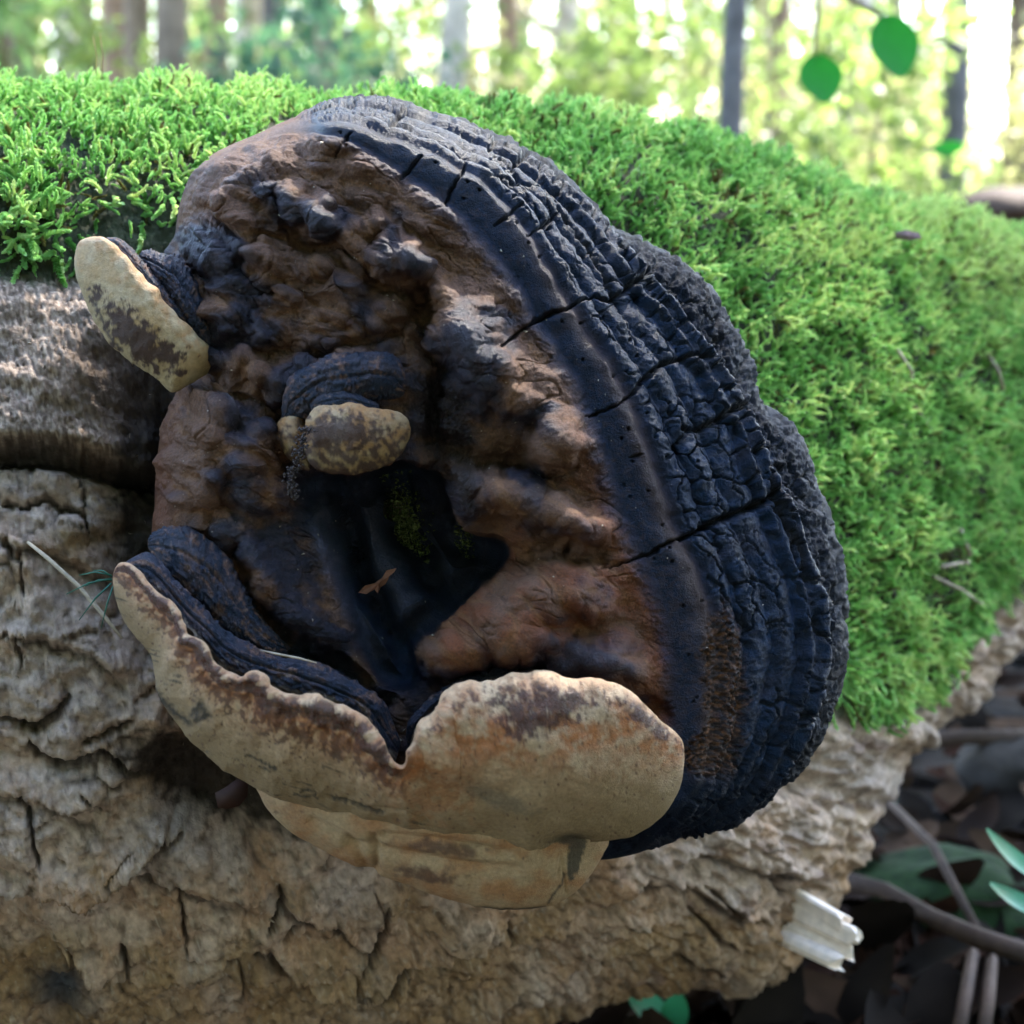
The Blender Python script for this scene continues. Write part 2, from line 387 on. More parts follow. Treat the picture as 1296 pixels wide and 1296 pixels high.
RO = np.convolve(np.concatenate([RO[-8:], RO, RO[:8]]), ker, 'valid')
A1 = [(250,215),(330,176),(400,172),(470,200),(520,238),(575,285),(630,350),(672,420),(715,480),(740,545),(765,640),(800,715),(832,800),(842,880),(846,960),(800,1060)]
A2 = [(235,240),(345,166),(430,152),(500,178),(570,208),(630,248),(675,310),(708,372),(745,430),(785,490),(808,545),(830,610),(850,670),(886,740),(905,830),(900,900),(890,990),(815,1070)]
A3 = [(228,250),(380,150),(455,131),(520,146),(600,175),(670,210),(730,258),(790,330),(850,400),(905,470),(945,540),(978,610),(1010,690),(1035,760),(1040,830),(1020,920),(985,980),(900,1040),(820,1074)]
def arcR(A):
    # arcs only exist on the upper right side; elsewhere they lie on the outline
    a = np.array([math.atan2(y - CY, x - CX) for x, y in A]); r = np.array([math.hypot(x - CX, y - CY) for x, y in A])
    # unwrap from the upper left over the top to the lower right
    o = np.argsort(a); a, r = a[o], r[o]
    rr = np.interp(phi, a, r)
    ins = (phi >= a[0]) & (phi <= a[-1])
    rr = np.where(ins, rr, RO * 1.0)
    rr = np.convolve(np.concatenate([rr[-12:], rr, rr[:12]]), np.hanning(25)/np.hanning(25).sum(), 'valid')
    return np.minimum(rr, RO * 1.0)
R1, R2, R3 = arcR(A1), arcR(A2), arcR(A3)
R1 = R1 + 5 * perlin(phi * 9, 0, 0, 111) + 3 * perlin(phi * 30, 0, 0, 112); R2 = R2 + 4 * perlin(phi * 14, 5, 0, 113); R3 = R3 + 4 * perlin(phi * 11, 9, 0, 114)
R1 = np.minimum(R1, RO - 3); R2 = np.clip(R2, R1 + .8, RO - 2); R3 = np.clip(R3, R2 + .8, RO - 1)
t = np.linspace(0, 1, NR)**.82
extra = np.linspace(0, 1, 26)[1:]                       # skirt behind the outline
TG = np.concatenate([t, np.ones(25)])
SK = np.concatenate([np.zeros(NR), extra])
PH, TGm = np.meshgrid(phi, TG, indexing='ij'); _, SKm = np.meshgrid(phi, SK, indexing='ij')
ROm = RO[:, None]
RR = TGm * ROm * (1 - .10 * SKm**1.5)
BX = CX + RR * np.cos(PH); BY = CY + RR * np.sin(PH)
r0 = TGm * ROm
wb = np.where(r0 < R1[:, None], 0 * r0,
     np.where(r0 < R2[:, None], (r0 - R1[:, None]) / (R2 - R1)[:, None],
     np.where(r0 < R3[:, None], 1 + 3 * (r0 - R2[:, None]) / (R3 - R2)[:, None], 4 + (r0 - R3[:, None]) / (RO - R3)[:, None])))
arcw = sm(8, 60, (RO - R1))[:, None] * np.ones_like(RR)          # how much black rim there is at this angle
edge = ROm - r0                                           # px to the outline along the ray

CAV = [(372,610),(392,596),(450,600),(520,585),(548,600),(566,630),(585,668),(640,690),(634,722),(590,768),(556,792),(532,815),(530,838),(538,862),(512,876),(480,862),(448,828),(412,782),(384,736),(368,690),(366,640)]
_c = np.array(CAV, float); _c = evalspline(np.vstack([_c, _c[:1]]), np.linspace(0, len(CAV), 60)[:-1]); CAV = [tuple(q) for q in _c]
def body_height(X, Y):
    jx = X + 10 * perlin(X/45, Y/45, 0, 201) + 5 * perlin(X/17, Y/17, 0, 202)
    jy = Y + 10 * perlin(X/45, Y/45, 0, 203) + 5 * perlin(X/17, Y/17, 0, 204)
    h = 0 * X
    # dome of the face
    h += 30 * blob(X, Y, 560, 480, 330, 330)
    # hand placed lumps (x, y, rx, ry, angle, height)
    for cx, cy, rx, ry, a, v in [
        (300,225,62,40,-30,26),(385,262,48,17,28,26),(430,292,40,15,35,20),(505,325,30,24,0,34),(470,285,22,14,0,16),(540,270,40,20,40,8),
        (250,310,34,26,0,16),(300,335,24,40,20,14),(345,330,30,18,20,12),(280,400,30,16,-10,16),(330,420,30,14,-20,14),(390,345,26,16,-30,14),
        (300,460,44,20,15,16),(345,480,24,16,0,12),(420,400,36,16,-25,12),(455,350,18,24,0,12),(480,400,26,16,-30,12),(360,380,16,14,0,12),(420,430,40,12,-10,10),
        (585,415,42,46,50,34),(620,470,52,38,55,36),(655,510,22,22,0,20),(700,560,44,34,10,40),(690,500,22,40,-20,16),
        (560,370,26,14,50,16),(610,610,44,24,20,24),(670,640,70,24,18,42),(740,668,40,20,10,26),(600,640,26,18,0,16),
        (745,760,60,26,50,16),(700,745,90,46,-10,30),(640,800,90,44,-28,46),(720,830,90,30,10,36),(570,830,34,30,-30,34),(780,850,50,26,30,18),
        (240,600,42,80,8,34),(290,560,40,50,0,14),(320,620,36,40,0,20),(260,530,40,24,0,16),(335,730,30,42,-25,24),(300,680,26,30,0,12),(380,790,46,30,40,16),(330,560,36,20,-20,14),
        (440,480,70,30,0,12)]:
        h += (1.75 - .5 * blob(X, Y, 360, 340, 170, 160, 0, 2)) * v * blob(jx, jy, cx, cy, rx, ry, a, 1.3)
    # grooves
    for poly, wd, dep in [([(538,372),(540,430),(552,480),(548,560),(560,610)], 15, 34), ([(300,340),(330,300),(380,300),(440,330),(470,350)], 9, 10), ([(350,250),(372,300),(430,325)], 8, 12),
        ([(250,440),(300,432),(350,440),(400,452),(450,440),(520,410)], 10, 12), ([(345,500),(345,560),(370,600)], 12, 16), ([(640,590),(690,600),(730,588)], 6, 14),
        ([(560,560),(600,585),(650,585),(672,545)], 14, 22), ([(580,690),(640,698),(700,700),(760,712)], 12, 18), ([(470,345),(500,370),(530,380)], 9, 14),
        ([(262,262),(300,300),(310,350),(345,370)], 7, 10), ([(225,500),(262,480),(330,505)], 8, 9), ([(370,650),(330,660),(290,640)], 9, 8), ([(215,335),(260,350),(270,390),(262,440)], 10, 12),
        ([(296,700),(318,770),(370,815),(440,850),(490,890)], 13, 26), ([(530,868),(580,850),(660,858),(760,872),(836,900)], 12, 16)]:
        d, _ = pdist(jx, jy, poly); h -= 1.3 * dep * np.exp(-(d / wd)**2)
    # cavity
    sd = sdpoly(jx * .5 + X * .5, jy * .5 + Y * .5, CAV)
    soft = 20 + 60 * sm(490, 400, X) * sm(600, 700, Y)
    cav = sm(0, 1, (sd + 6) / (soft + 6))
    dd = (X - 560) * .78 - (Y - 560) * .35
    tc = np.hypot((X - 640) * 1.0, (Y - 560) * .62); inner = 62 * np.abs(np.sin((tc + 9 * perlin(X/50, Y/50, 0, 207)) / 22.0))**.7 - 6
    h = h * (1 - cav * .85) - cav * (85 + 120 * blob(X, Y, 560, 610, 110, 120)) - 40 * cav * blob(X, Y, 540, 620, 60, 80) + inner * sm(5, 45, sd) * sm(-40, 30, (590 - X))
    return h, cav, sd
HH, CAVm, CSD = body_height(BX, BY)
face = (1 - sm(0, .35, wb))                                  # 1 on the brown face
Z = HH * (face * .9 + .1) * .9 * sm(-40, 60, edge)
Zq = -(np.clip(wb, 0, 5) / 5)**1.5 * 175 * arcw - (1 - np.sqrt(np.clip(1 - np.clip(1 - edge / (60. * arcw + 120. * (1 - arcw)), 0, 1)**2, 0, 1))) * (70 * arcw + 190 * (1 - arcw)) - SKm * 300
ZD = HH * (face * .9 + .1) * .1 * sm(-40, 60, edge)
# face relief: folds and melted wrinkles
wx = BX + 10 * perlin(BX/55, BY/55, 0, 221); wy = BY + 10 * perlin(BX/55, BY/55, 0, 222)
ux, uy = wx + .55*wy, wy - .5*wx
def bump_(a_, e_): return np.sqrt(a_*a_ + e_*e_*2) - e_*1.4
bil = 1.15 * bump_(perlin(ux/84, uy/36, Zq/60, 223), .10); bil2 = 1.1 * bump_(perlin(ux/38, uy/19, Zq/30, 224), .12)
upl = blob(BX, BY, 370, 370, 190, 190, 0, 2)
lft = blob(BX, BY, 240, 560, 90, 170, 0, 2); fm = sm(-.35, .3, perlin(BX/90, BY/90, 0, 230))
cre = np.exp(-(perlin(ux/44, uy/20, Zq/30, 2291) / .05)**2) * sm(-.1, .3, perlin(ux/60, uy/60, 0, 2292) + .4 * upl)
folds = -3.5 * cre + 2.6 * fbm(ux/17, uy/9, Zq/12, 3, 2293, True) * (.3 + upl + .5 * lft) + (bil * (8 + 24 * upl * (.35 + .65 * fm) + 18 * lft)) + bil2 * (3 + 9 * upl * (1 - .5 * fm) + 7 * lft) - 4 + 9 * fbm(BX/44, BY/44, Zq/44, 3, 229) + 1.2 * fbm(BX/22, BY/14, Zq/18, 3, 225, True) + 1.5 * fbm(BX/6, BY/4.5, Zq/6, 3, 227)
ZD += (folds + 1.8 * sm(60, 10, R1[:, None] - r0) * fbm(BX/7, BY/7, Zq/7, 3, 226, True)) * face * (1 - .8 * CAVm)
# black rim: slope backward and growth ridges
Z += -(np.clip(wb, 0, 5) / 5)**1.5 * 175 * arcw
Z += (13 + 6 * fbm(BX/40, BY/40, 0, 3, 236)) * sm(0, .9, wb) * (1 - sm(.92, 1.12, wb)) * arcw          # smooth band ending in a step
wj = wb + .12 * perlin(PH * 7, r0/60, 0, 231) + .05 * perlin(PH * 30, r0/30, 0, 232)
rid = np.abs(np.sin(np.pi * np.clip((wj - 1.05) / .74, 0, 4)))**.7 * sm(1.0, 1.15, wb) * (1 - sm(4.0, 4.1, wb))
ZD += 10 * rid * arcw
rid3 = np.exp(-((wj - 3.9) / .16)**2) + .6 * np.exp(-((wj - 3.45) / .12)**2)
ZD += 17 * rid3 * arcw
outer = sm(4.05, 4.3, wb) * arcw
ZD += outer * (-6 + 20 * fbm(BX/30, BY/30, Zq/30, 4, 241) + 8 * fbm(BX/12, BY/12, Zq/12, 3, 243, True))
crust = sm(1.0, 1.2, wb) * arcw
ZD += crust * (7 * fbm(PH * 9, r0/45, 0, 3, 245) + 2.5 * fbm(BX/9, BY/9, Zq/9, 3, 246, True))
# round edge into the skirt
er = 60. * arcw + 120. * (1 - arcw)
q = np.clip(1 - edge / er, 0, 1)
Z += -(1 - np.sqrt(np.clip(1 - q * q, 0, 1))) * (70 * arcw + 190 * (1 - arcw))
Z += -SKm * 300
Z += -70 * sm(80, 0, BX - 190) * 0
# crack network in the crust, cells stretched along the growth rings
sarc = PH * 430 + 9 * perlin(BX/18, BY/18, 0, 251); rad = wb * 62 * sm(0, 1, wb) + 8 * perlin(BX/16, BY/16, 0, 252)
f1, f2, cid = worley(sarc/40, rad/30, 253); e1 = f2 - f1
g1, g2, gid = worley(sarc/15 + 3, rad/13, 255); e2 = g2 - g1
cm1 = (1 - sm(.02, .10, e1)) * sm(1.1, 1.5, wb) * arcw * sm(-.25, .2, fbm(BX/110, BY/110, 0, 2, 257) + .15)
cm2 = (1 - sm(.02, .12, e2)) * sm(1.4, 2.2, wb) * arcw * sm(-.05, .3, fbm(BX/70, BY/70, 0, 2, 258))
seg = np.abs(((sarc + 14 * perlin(r0/20, PH * 20, 0, 259)) / 27 + .0) % 1 - .5)
cm3 = (1 - sm(.02, .06, seg)) * np.exp(-((wj - 3.9) / .25)**4) * arcw
MAJ = [([(372,160),(430,195),(412,214)][:0], 2, 8), ([(445,168),(432,184),(424,200)], 1.8, 9), ([(516,141),(502,155),(492,166)], 2.6, 12), ([(534,196),(520,214),(505,228)], 1.7, 9), ([(586,216),(572,238),(562,262)], 2, 10),
       ([(632,440),(660,418),(690,400),(718,390),(748,378)], 2.2, 15), ([(758,722),(790,712),(825,700),(850,685),(862,682)], 1.8, 12), ([(738,530),(765,520),(790,508)], 1.8, 11), ([(795,580),(815,574)], 1.5, 6),
       ([(862,682),(900,662),(935,648),(965,636),(975,625)], 4, 22), ([(748,378),(765,385),(790,368),(812,352),(822,340)], 2.6, 14), ([(790,508),(805,490),(830,465),(868,455),(892,458)], 2.8, 14), ([(858,545),(885,545),(912,528),(935,515),(950,508)], 3.4, 15), ([(668,300),(690,285),(700,276)], 2, 9), ([(626,286),(645,272),(655,265)], 1.8, 8),
       ([(615,168),(640,185)][:0], 1, 1), ([(634,176),(624,188),(614,200)], 2.4, 12), ([(668,192),(660,206),(645,218)], 3.4, 14), ([(710,216),(702,232),(690,242)], 2.2, 10), ([(880,1000),(870,960),(880,900)][:0], 1, 1),
       ([(905,400),(915,450),(935,520),(960,560),(970,620),(990,680),(1000,720)], 2.6, 11), ([(700,270),(740,320),(770,370),(800,440)], 2, 8), ([(975,625),(985,660),(1005,700),(1012,740)], 2.6, 11)]
cmj = 0 * Z
jx = BX + 2.6 * perlin(BX/8, BY/8, 0, 261); jy = BY + 2.6 * perlin(BX/8, BY/8, 0, 262)
for poly, wd, dep in MAJ:
    if len(poly) < 2: continue
    d, tt = pdist(jx, jy, poly)
    qv = np.exp(-(d / (wd * (.5 + .6 * np.sin(np.pi * tt))))**2); ZD -= dep * qv; cmj = np.maximum(cmj, qv)
ZD -= 8 * cm1 + 2.6 * cm2 + 10 * cm3
# pits
p1, p2, pid = worley(BX/26, BY/26, 265); pit = (1 - sm(.05, .09, p1)) * (pid > .55) * sm(.2, .6, wb)
ZD -= 6 * pit
for (x, y, r, v) in [(717,695,5,14),(795,386,11,16),(772,390,7,10),(668,610,3,6),(850,575,9,16),(836,548,6,12)]:
    Z -= v * blob(BX, BY, x, y, r, r)
# rough patch low on the crust where the skin has broken away
patch = sm(-.1, .25, blob(BX, BY, 915, 850, 34, 110, -2) + blob(BX, BY, 890, 960, 36, 34) - .55 + .35 * fbm(BX/20, BY/20, 0, 3, 271))
ZD += patch * (-7 + 9 * fbm(BX/6, BY/6, Zq/5, 3, 272, True))
gorge = blob(BX, BY, 555, 520, 34, 60, -15) + blob(BX, BY, 590, 600, 20, 40, -30)
ZD += gorge * 6 * fbm(BX/6, BY/6, Zq/5, 3, 273, True)
Bp = W(BX, BY, Z)
BN = gridnormals(Bp, True, False)
if (BN * TOCAM).sum(-1).mean() < 0: BN = -BN
for _ in range(3):
    BN = BN + np.roll(BN, 2, 0) + np.roll(BN, -2, 0); BN[:, 2:-2] += BN[:, 4:] + BN[:, :-4]; BN /= np.linalg.norm(BN, axis=-1, keepdims=True)
ZD = ZD * (.55 + .45 * sm(0, 50, edge)) * (1 - np.clip(SKm * 3, 0, 1)) * sm(0, .06, TGm)
Bp = Bp + BN * (ZD * K)[..., None]
# ---- colour
n1 = fbm(BX/55, BY/55, 0, 4, 301); n2 = fbm(BX/18, BY/14, 0, 4, 302); n3 = fbm(BX/6, BY/5, 0, 3, 303)
blk = C3(.0008, .0045, .013); blk2 = C3(.0016, .014, .040); brnk = C3(.022, .012, .008); tanb = C3(.110, .054, .030); ora = C3(.112, .034, .011); pl = C3(.004, .009, .020); purp = C3(.027, .020, .027)
topn = sm(760, 180, BY)
cf = mix(tanb * .85, ora, sm(.0, .6, n1 + .55 * sm(560, 760, BY) * sm(430, 640, BX) - .2 + .3 * n2))
cf = mix(cf, C3(.22, .135, .095), sm(.1, .7, n3 + .4 * n2) * .5 * topn)
lum = HH / 60 + .55 * n2 + .35 * n1
dk = sm(-.22, .75, .6 * (bil - .25) + 1.1 * perlin(ux/80, uy/55, 0, 228) + .5 * fbm(ux/26, uy/18, 0, 3, 2290) + .75 * n1 + .5 * n2 + 1.3 * blob(BX, BY, 612, 448, 50, 66, 50) + 1.1 * blob(BX, BY, 395, 268, 62, 17, 28) + .9 * blob(BX, BY, 510, 330, 28, 24) + .5 * blob(BX, BY, 440, 480, 130, 50)
        + .8 * blob(BX, BY, 236, 300, 26, 70) + .6 * blob(BX, BY, 280, 330, 60, 50) + .5 * blob(BX, BY, 205, 640, 16, 60) + .45 * blob(BX, BY, 560, 590, 60, 40)
        - .5 * blob(BX, BY, 600, 350, 34, 110, -42) - .45 * blob(BX, BY, 700, 470, 26, 60, -25) - .4 * blob(BX, BY, 735, 600, 30, 40) - .35 * blob(BX, BY, 270, 490, 50, 30)
        + .45 * blob(BX, BY, 300, 400, 120, 90) + .7 * blob(BX, BY, 345, 660, 80, 130) + .9 * blob(BX, BY, 400, 800, 90, 60, 40) + 1.0 * blob(BX, BY, 500, 890, 70, 40) + .7 * blob(BX, BY, 212, 470, 20, 60) + .5 * blob(BX, BY, 250, 420, 40, 40) + .6 * blob(BX, BY, 690, 835, 130, 40, -5) + .5 * blob(BX, BY, 660, 660, 70, 22, 15) + .8 * blob(BX, BY, 695, 545, 30, 20)
        + .6 * blob(BX, BY, 560, 560, 40, 90) - .45 * blob(BX, BY, 300, 200, 130, 45, -20) - .4 * blob(BX, BY, 690, 720, 70, 40) - .4 * blob(BX, BY, 620, 780, 90, 40, -35) - .35 * blob(BX, BY, 240, 590, 40, 80) - .5 * sm(60, 0, R1[:, None] - r0) * 1.0 - .1)
cf = mix(cf, C3(.16, .075, .028), np.exp(-(bil / .05)**2) * .45 * sm(.0, .3, n1 + .3))
cf = mix(cf, mix(pl, purp, sm(-.1, .5, n3 * .6 + n2 * .5)), dk * .88)
cf = mix(cf, ora * .9, sm(30, 0, np.abs(R1[:, None] - r0 - 8)) * .55 * sm(470, 640, BY))
ck = mix(blk, blk2, sm(-.4, .5, n2 + .4 * n1))
ck = mix(ck, brnk, sm(.15, .7, n1 + .35 * n2 + .1) * .5)
band = sm(.0, .3, wb) * (1 - sm(1.0, 1.15, wb))
ck = mix(ck, ck * .4, np.clip(outer, 0, 1))
ck = mix(ck, C3(.045, .024, .017), np.exp(-((wb - .93) / .18)**2) * sm(200, 380, BY) * .7)
ck = mix(ck, C3(.036, .02, .013), band * sm(-.1, .6, n3 + n2 + .25 * sm(500, 800, BY)) * .55)
ck = mix(ck, C3(.005, .006, .008), np.clip(cm1 + cmj + .6 * cm2 + cm3 + pit, 0, 1) * .8)
ck = mix(ck, mix(C3(.02, .014, .012), C3(.16, .065, .022), sm(-.2, .5, n3)), patch * .85)
fb = sm(-.35, .3, wb + .18 * n3 + .1 * n2 - .02) * sm(.2, .8, arcw)
fb = np.where(wb <= 0, sm(14, 0, R1[:, None] - r0 + 12 * n3) * arcw, 1) * fb
fb = np.where(arcw < .2, 0, fb)
bc = mix(cf, ck, np.clip(fb, 0, 1))
bc = mix(bc, mix(C3(.006, .014, .030), C3(.022, .024, .036), sm(-.2, .5, n2)), sm(.1, .9, CAVm + .15 * n2) * .95)  # shade of the hollow painted in as near-black blue
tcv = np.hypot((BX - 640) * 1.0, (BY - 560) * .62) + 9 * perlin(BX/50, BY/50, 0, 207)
bc = mix(bc, C3(.10, .092, .125), np.abs(np.sin(tcv / 22.0))**3 * sm(0, 40, CSD) * sm(-40, 30, 590 - BX) * .55 * (.6 + .6 * n2))  # ridge crests painted lighter, standing in for light missing in the hollow
bc = mix(bc, C3(.028, .019, .015), np.clip(gorge, 0, 1) * .7)
bc = mix(bc, C3(.01, .008, .008), cmj * .8)
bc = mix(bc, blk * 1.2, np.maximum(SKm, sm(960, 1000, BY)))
rgh = .44 + .12 * n2 + .22 * (1 - fb) - .26 * dk * (1 - fb)
rgh = rgh + .25 * np.clip(outer, 0, 1)
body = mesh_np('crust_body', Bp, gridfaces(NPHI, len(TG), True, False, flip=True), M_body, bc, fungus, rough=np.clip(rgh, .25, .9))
BPX, BPY, BPD = proj(Bp[:, :NR]); 
def body_z(px_, py_):
    m = (np.hypot(BPX - px_, BPY - py_) < 5); return float((FOC - BPD[m].min()) / K)

# generic swollen pod between an upper and a lower edge
def pod(name, T, B, zc, H, Hb, slope, nu, nv, mat, colf, dispf=None, parent=fungus, pexp=.5, zpow=.8, kind=None):
    T, B = np.array(T, float), np.array(B, float); n = len(T)
    seg = np.hypot(*(np.diff((T + B) / 2, axis=0)[:, :2].T)) + 6
    cum = np.concatenate([[0], np.cumsum(seg)]); cum /= cum[-1]
    g = (1 - np.cos(np.linspace(0, math.pi, nu))) / 2; g = .5 * g + .5 * np.linspace(0, 1, nu)
    uu = np.interp(g, cum, np.arange(n))
    Te, Be = evalspline(T, uu), evalspline(B, uu)
    zc = np.interp(uu, np.linspace(0, n-1, len(zc)), zc)[:, None] if np.ndim(zc) else zc
    end = np.clip(np.sin(np.pi * g), 0, 1)**pexp
    thv = np.linspace(0, 2*math.pi, nv, endpoint=False)
    a = (1 - np.cos(thv)) / 2; s = np.sin(thv)
    f = np.sign(s) * np.abs(s)**zpow
    Xp = Te[:, None, 0] * (1 - a) + Be[:, None, 0] * a; Yp = Te[:, None, 1] * (1 - a) + Be[:, None, 1] * a
    Zp = zc + end[:, None] * np.where(f > 0, f * H, f * Hb) - slope * (a - .5) * end[:, None]
    p = W(Xp, Yp, Zp)
    Nn = gridnormals(p, False, True)
    c0 = p.mean(axis=1, keepdims=True)
    if (Nn * (p - c0)).sum() < 0: Nn = -Nn
    A, G = np.broadcast_to(a, Xp.shape), np.broadcast_to(g[:, None], Xp.shape)
    front = np.broadcast_to(s, Xp.shape)
    if dispf is not None:
        edgef = np.clip(end, 0, 1)[:, None]
        p = p + Nn * (dispf(Xp, Yp, A, G, front) * K * edgef)[..., None]
    col, rg = colf(Xp, Yp, A, G, front)
    return mesh_np(name, p, gridfaces(nu, nv, False, True), mat, col, parent, rough=rg)

# ---- cream lip
LT = [(143,728),(150,714),(160,713),(175,722),(192,744),(207,757),(221,768),(232,790),(237,803),(255,812),(268,832),(282,848),(305,857),(322,852),(336,857),(347,870),(378,882),(405,887),(428,893),(446,900),(460,912),(472,932),(486,950),(500,964),(511,966),(517,948),(526,931),(532,918),(548,912),(562,900),(568,884),(590,872),(620,866),(650,858),(690,858),(725,867),(755,866),(785,874),(812,893),(832,914),(850,926),(862,940),(866,962)]
LBt = [(143,740),(146,756),(151,772),(158,788),(168,802),(180,814),(190,828),(195,846),(197,862),(202,880),(210,896),(222,914),(240,936),(262,956),(284,974),(306,988),(330,1000),(356,1010),(384,1020),(410,1028),(436,1034),(462,1040),(486,1046),(506,1051),(516,1053),(524,1056),(534,1058),(546,1061),(560,1064),(574,1067),(590,1070),(610,1074),(634,1078),(660,1080),(690,1078),(716,1072),(745,1068),(775,1064),(802,1056),(824,1044),(842,1026),(856,1004),(864,984)]
def lip_disp(X, Y, A, G, F):
    d = 9 * fbm(X/70, Y/60, 0, 3, 401) + 2.2 * fbm(X/14, Y/12, 0, 3, 402)
    rimw = np.exp(-((A - .0) / .10)**2)
    d += rimw * (2.2 * perlin(X/15, Y/15, 0, 403) + 4.5 * perlin(X/43, Y/43, 0, 404))
    # scalloped bulges just below the rim on the left half
    left = sm(540, 470, X)
    d += left * 5 * np.exp(-((A - .05) / .07)**2) + left * 4 * perlin(X/13, Y/13, 0, 409) * np.exp(-((A - .2) / .14)**2)
    d += -8 * np.exp(-((X - 510) / 22)**2) * sm(.6, 0.05, A)
    d += 34 * blob(X, Y, 700, 950, 150, 80) - 14 * blob(X, Y, 735, 1068, 38, 18)
    for poly, wd, dep in [([(310,1002),(350,1010)], 1.6, 3), ([(418,1008),(450,1014),(486,1027)], 1.5, 3.5), ([(470,1018),(505,1026),(540,1034)], 1.6, 3)]:
        dd, tt = pdist(X + 2 * perlin(X/7, Y/7, 0, 405), Y, poly); d -= dep * np.exp(-(dd / wd)**2)
    return d * np.where(F >= 0, 1, .3)
def lip_col(X, Y, A, G, F):
    n1 = fbm(X/50, Y/40, 0, 4, 411); n2 = fbm(X/14, Y/12, 0, 4, 412); n3 = fbm(X/5, Y/5, 0, 3, 413); n4 = fbm(X/90, Y/9, 0, 3, 414)
    cream = C3(.50, .34, .20); c = mix(cream, C3(.37, .24, .125), sm(-.2, .5, n1 + .6 * A - .2))
    c = mix(c, C3(.46, .30, .18), sm(.0, .6, n1 + .3 - .6 * A))
    c = mix(c, C3(.25, .17, .08), sm(.4, .95, A + .15 * n4) * .75)
    left = sm(540, 490, X)
    # orange under the rim, glossy dark purple-brown stain on it
    aa = A + .05 * n2
    orz = np.exp(-((aa - .22) / .20)**2) * (left * (.75 + .6 * n1) + .85 * (1 - left) * sm(-.25, .3, n1 + .12))
    orz = np.maximum(orz, .8 * sm(.1, .7, n2 + blob(X, Y, 540, 975, 60, 60)) * blob(X, Y, 545, 985, 90, 70) * .5)
    c = mix(c, C3(.40, .13, .03), np.clip(orz * 1.5, 0, 1) * sm(-.5, .1, n2 + .4 * n3) * .9)
    st = sm(.02, .28, n2 * .55 + n1 * .25 + np.exp(-((aa - .14 - .12 * n1) / .10)**2) * .95 + .35 * n3 - .36) * left
    st = np.maximum(st, (1 - left) * sm(.05, .35, n2 * .6 + n3 * .3 + .25 * np.exp(-((A - .12) / .1)**2) + .2 * n3 + blob(X, Y, 662, 905, 40, 26) * .75 + blob(X, Y, 712, 892, 26, 14) * .5 + blob(X, Y, 820, 915, 40, 12, 40) * .45 + np.exp(-((A - .06) / .06)**2) * .25 - .33))
    st = np.maximum(st, sm(.16, .34, n2 * .7 + n3 * .45 + .45 * np.exp(-((A - .33) / .2)**2) * left - .12) * left * .8)
    c = mix(c, mix(C3(.035, .009, .004), C3(.085, .026, .020), sm(0, .5, n3)), st * .9)
    sp = sm(.12, .4, fbm(X/9, Y/8, 0, 3, 431) + .5 * fbm(X/45, Y/35, 0, 2, 432)) * sm(.95, .2, A)
    c = mix(c, C3(.24, .10, .04), sp * .6)
    # pale rim edge
    c = mix(c, C3(.50, .34, .18), np.exp(-(A / .028)**2) * (.45 + .6 * n2))
    # small brown freckles, thin dark scratches
    fr = sm(.2, .42, n3 * .7 + .35 * n2) * sm(1.0, .3, A)
    c = mix(c, C3(.13, .05, .02), fr * .85)
    ft, f2_, fid = worley(X/13, Y/11, 417); c = mix(c, C3(.12, .055, .03), (1 - sm(.07, .16, ft)) * (fid > .72) * .9)
    sc = sm(.22, .30, fbm((X + .4*Y)/42, (Y - .3*X)/5.0, 0, 3, 419)) * sm(.35, .7, A) * sm(680, 560, X) * sm(-.1, .2, n1)
    c = mix(c, C3(.045, .035, .02), sc * .9)
    q = blob(X, Y, 722, 1066, 24, 8); c = mix(c, C3(.05, .04, .02), np.clip(q * 1.2, 0, 1) * .9)
    c = mix(c, C3(.16, .14, .10), sm(.3, .8, blob(X, Y, 630, 1000, 60, 16, 20) + .6 * n2) * .5)
    for poly, wd in [([(242,905),(250,895),(248,912),(262,905)], 3), ([(252,890),(262,905)], 4), ([(205,885),(222,905),(238,915)], 3), ([(196,868),(205,890)], 3), ([(418,1008),(450,1014),(486,1027)], 1.8), ([(380,1000),(395,998),(402,1008),(372,1004)], 1.3), ([(310,958),(350,972)], 1.3)]:
        dd, tt = pdist(X + 3 * perlin(X/5, Y/5, 0, 421), Y + 3 * perlin(X/5, Y/5, 0, 422), poly); c = mix(c, C3(.04, .03, .018), np.exp(-(dd / wd / 1.4)**2) * .95)
    return c, np.clip(.55 - .28 * st + .08 * n2, .2, .9)
pore = pod('pore_lip', LT, LBt, [70, 78, 84, 86, 84, 80, 84, 88, 84, 74, 60], 62, 60, 165, 620, 170, M_pore, lip_col, lip_disp, zpow=.85)

# ---- pouch hanging below the lip
PT = [(318,985),(350,975),(400,990),(450,1005),(520,1020),(590,1030),(650,1035),(700,1035),(740,1035),(765,1040),(772,1055)]
PB = [(325,1000),(340,1026),(372,1056),(425,1085),(490,1112),(560,1136),(620,1149),(672,1150),(715,1138),(748,1108),(770,1070)]
def pouch_disp(X, Y, A, G, F):
    d = 4 * fbm(X/60, Y/40, 0, 3, 431) + 1.2 * fbm(X/12, Y/10, 0, 3, 432)
    for poly, wd, dep in [([(440,1068),(520,1085),(590,1098),(650,1102)], 7, 9), ([(486,1058),(560,1064),(640,1080)], 6, 7), ([(395,1040),(440,1060),(470,1110)], 6, 6), ([(706,1110),(712,1090),(716,1130)], 2, 4), ([(472,1060),(475,1100)], 6, 8)]:
        dd, tt = pdist(X, Y, poly); d -= dep * np.exp(-(dd / wd)**2)
    d -= 16 * blob(X, Y, 722, 1080, 26, 22)
    return d
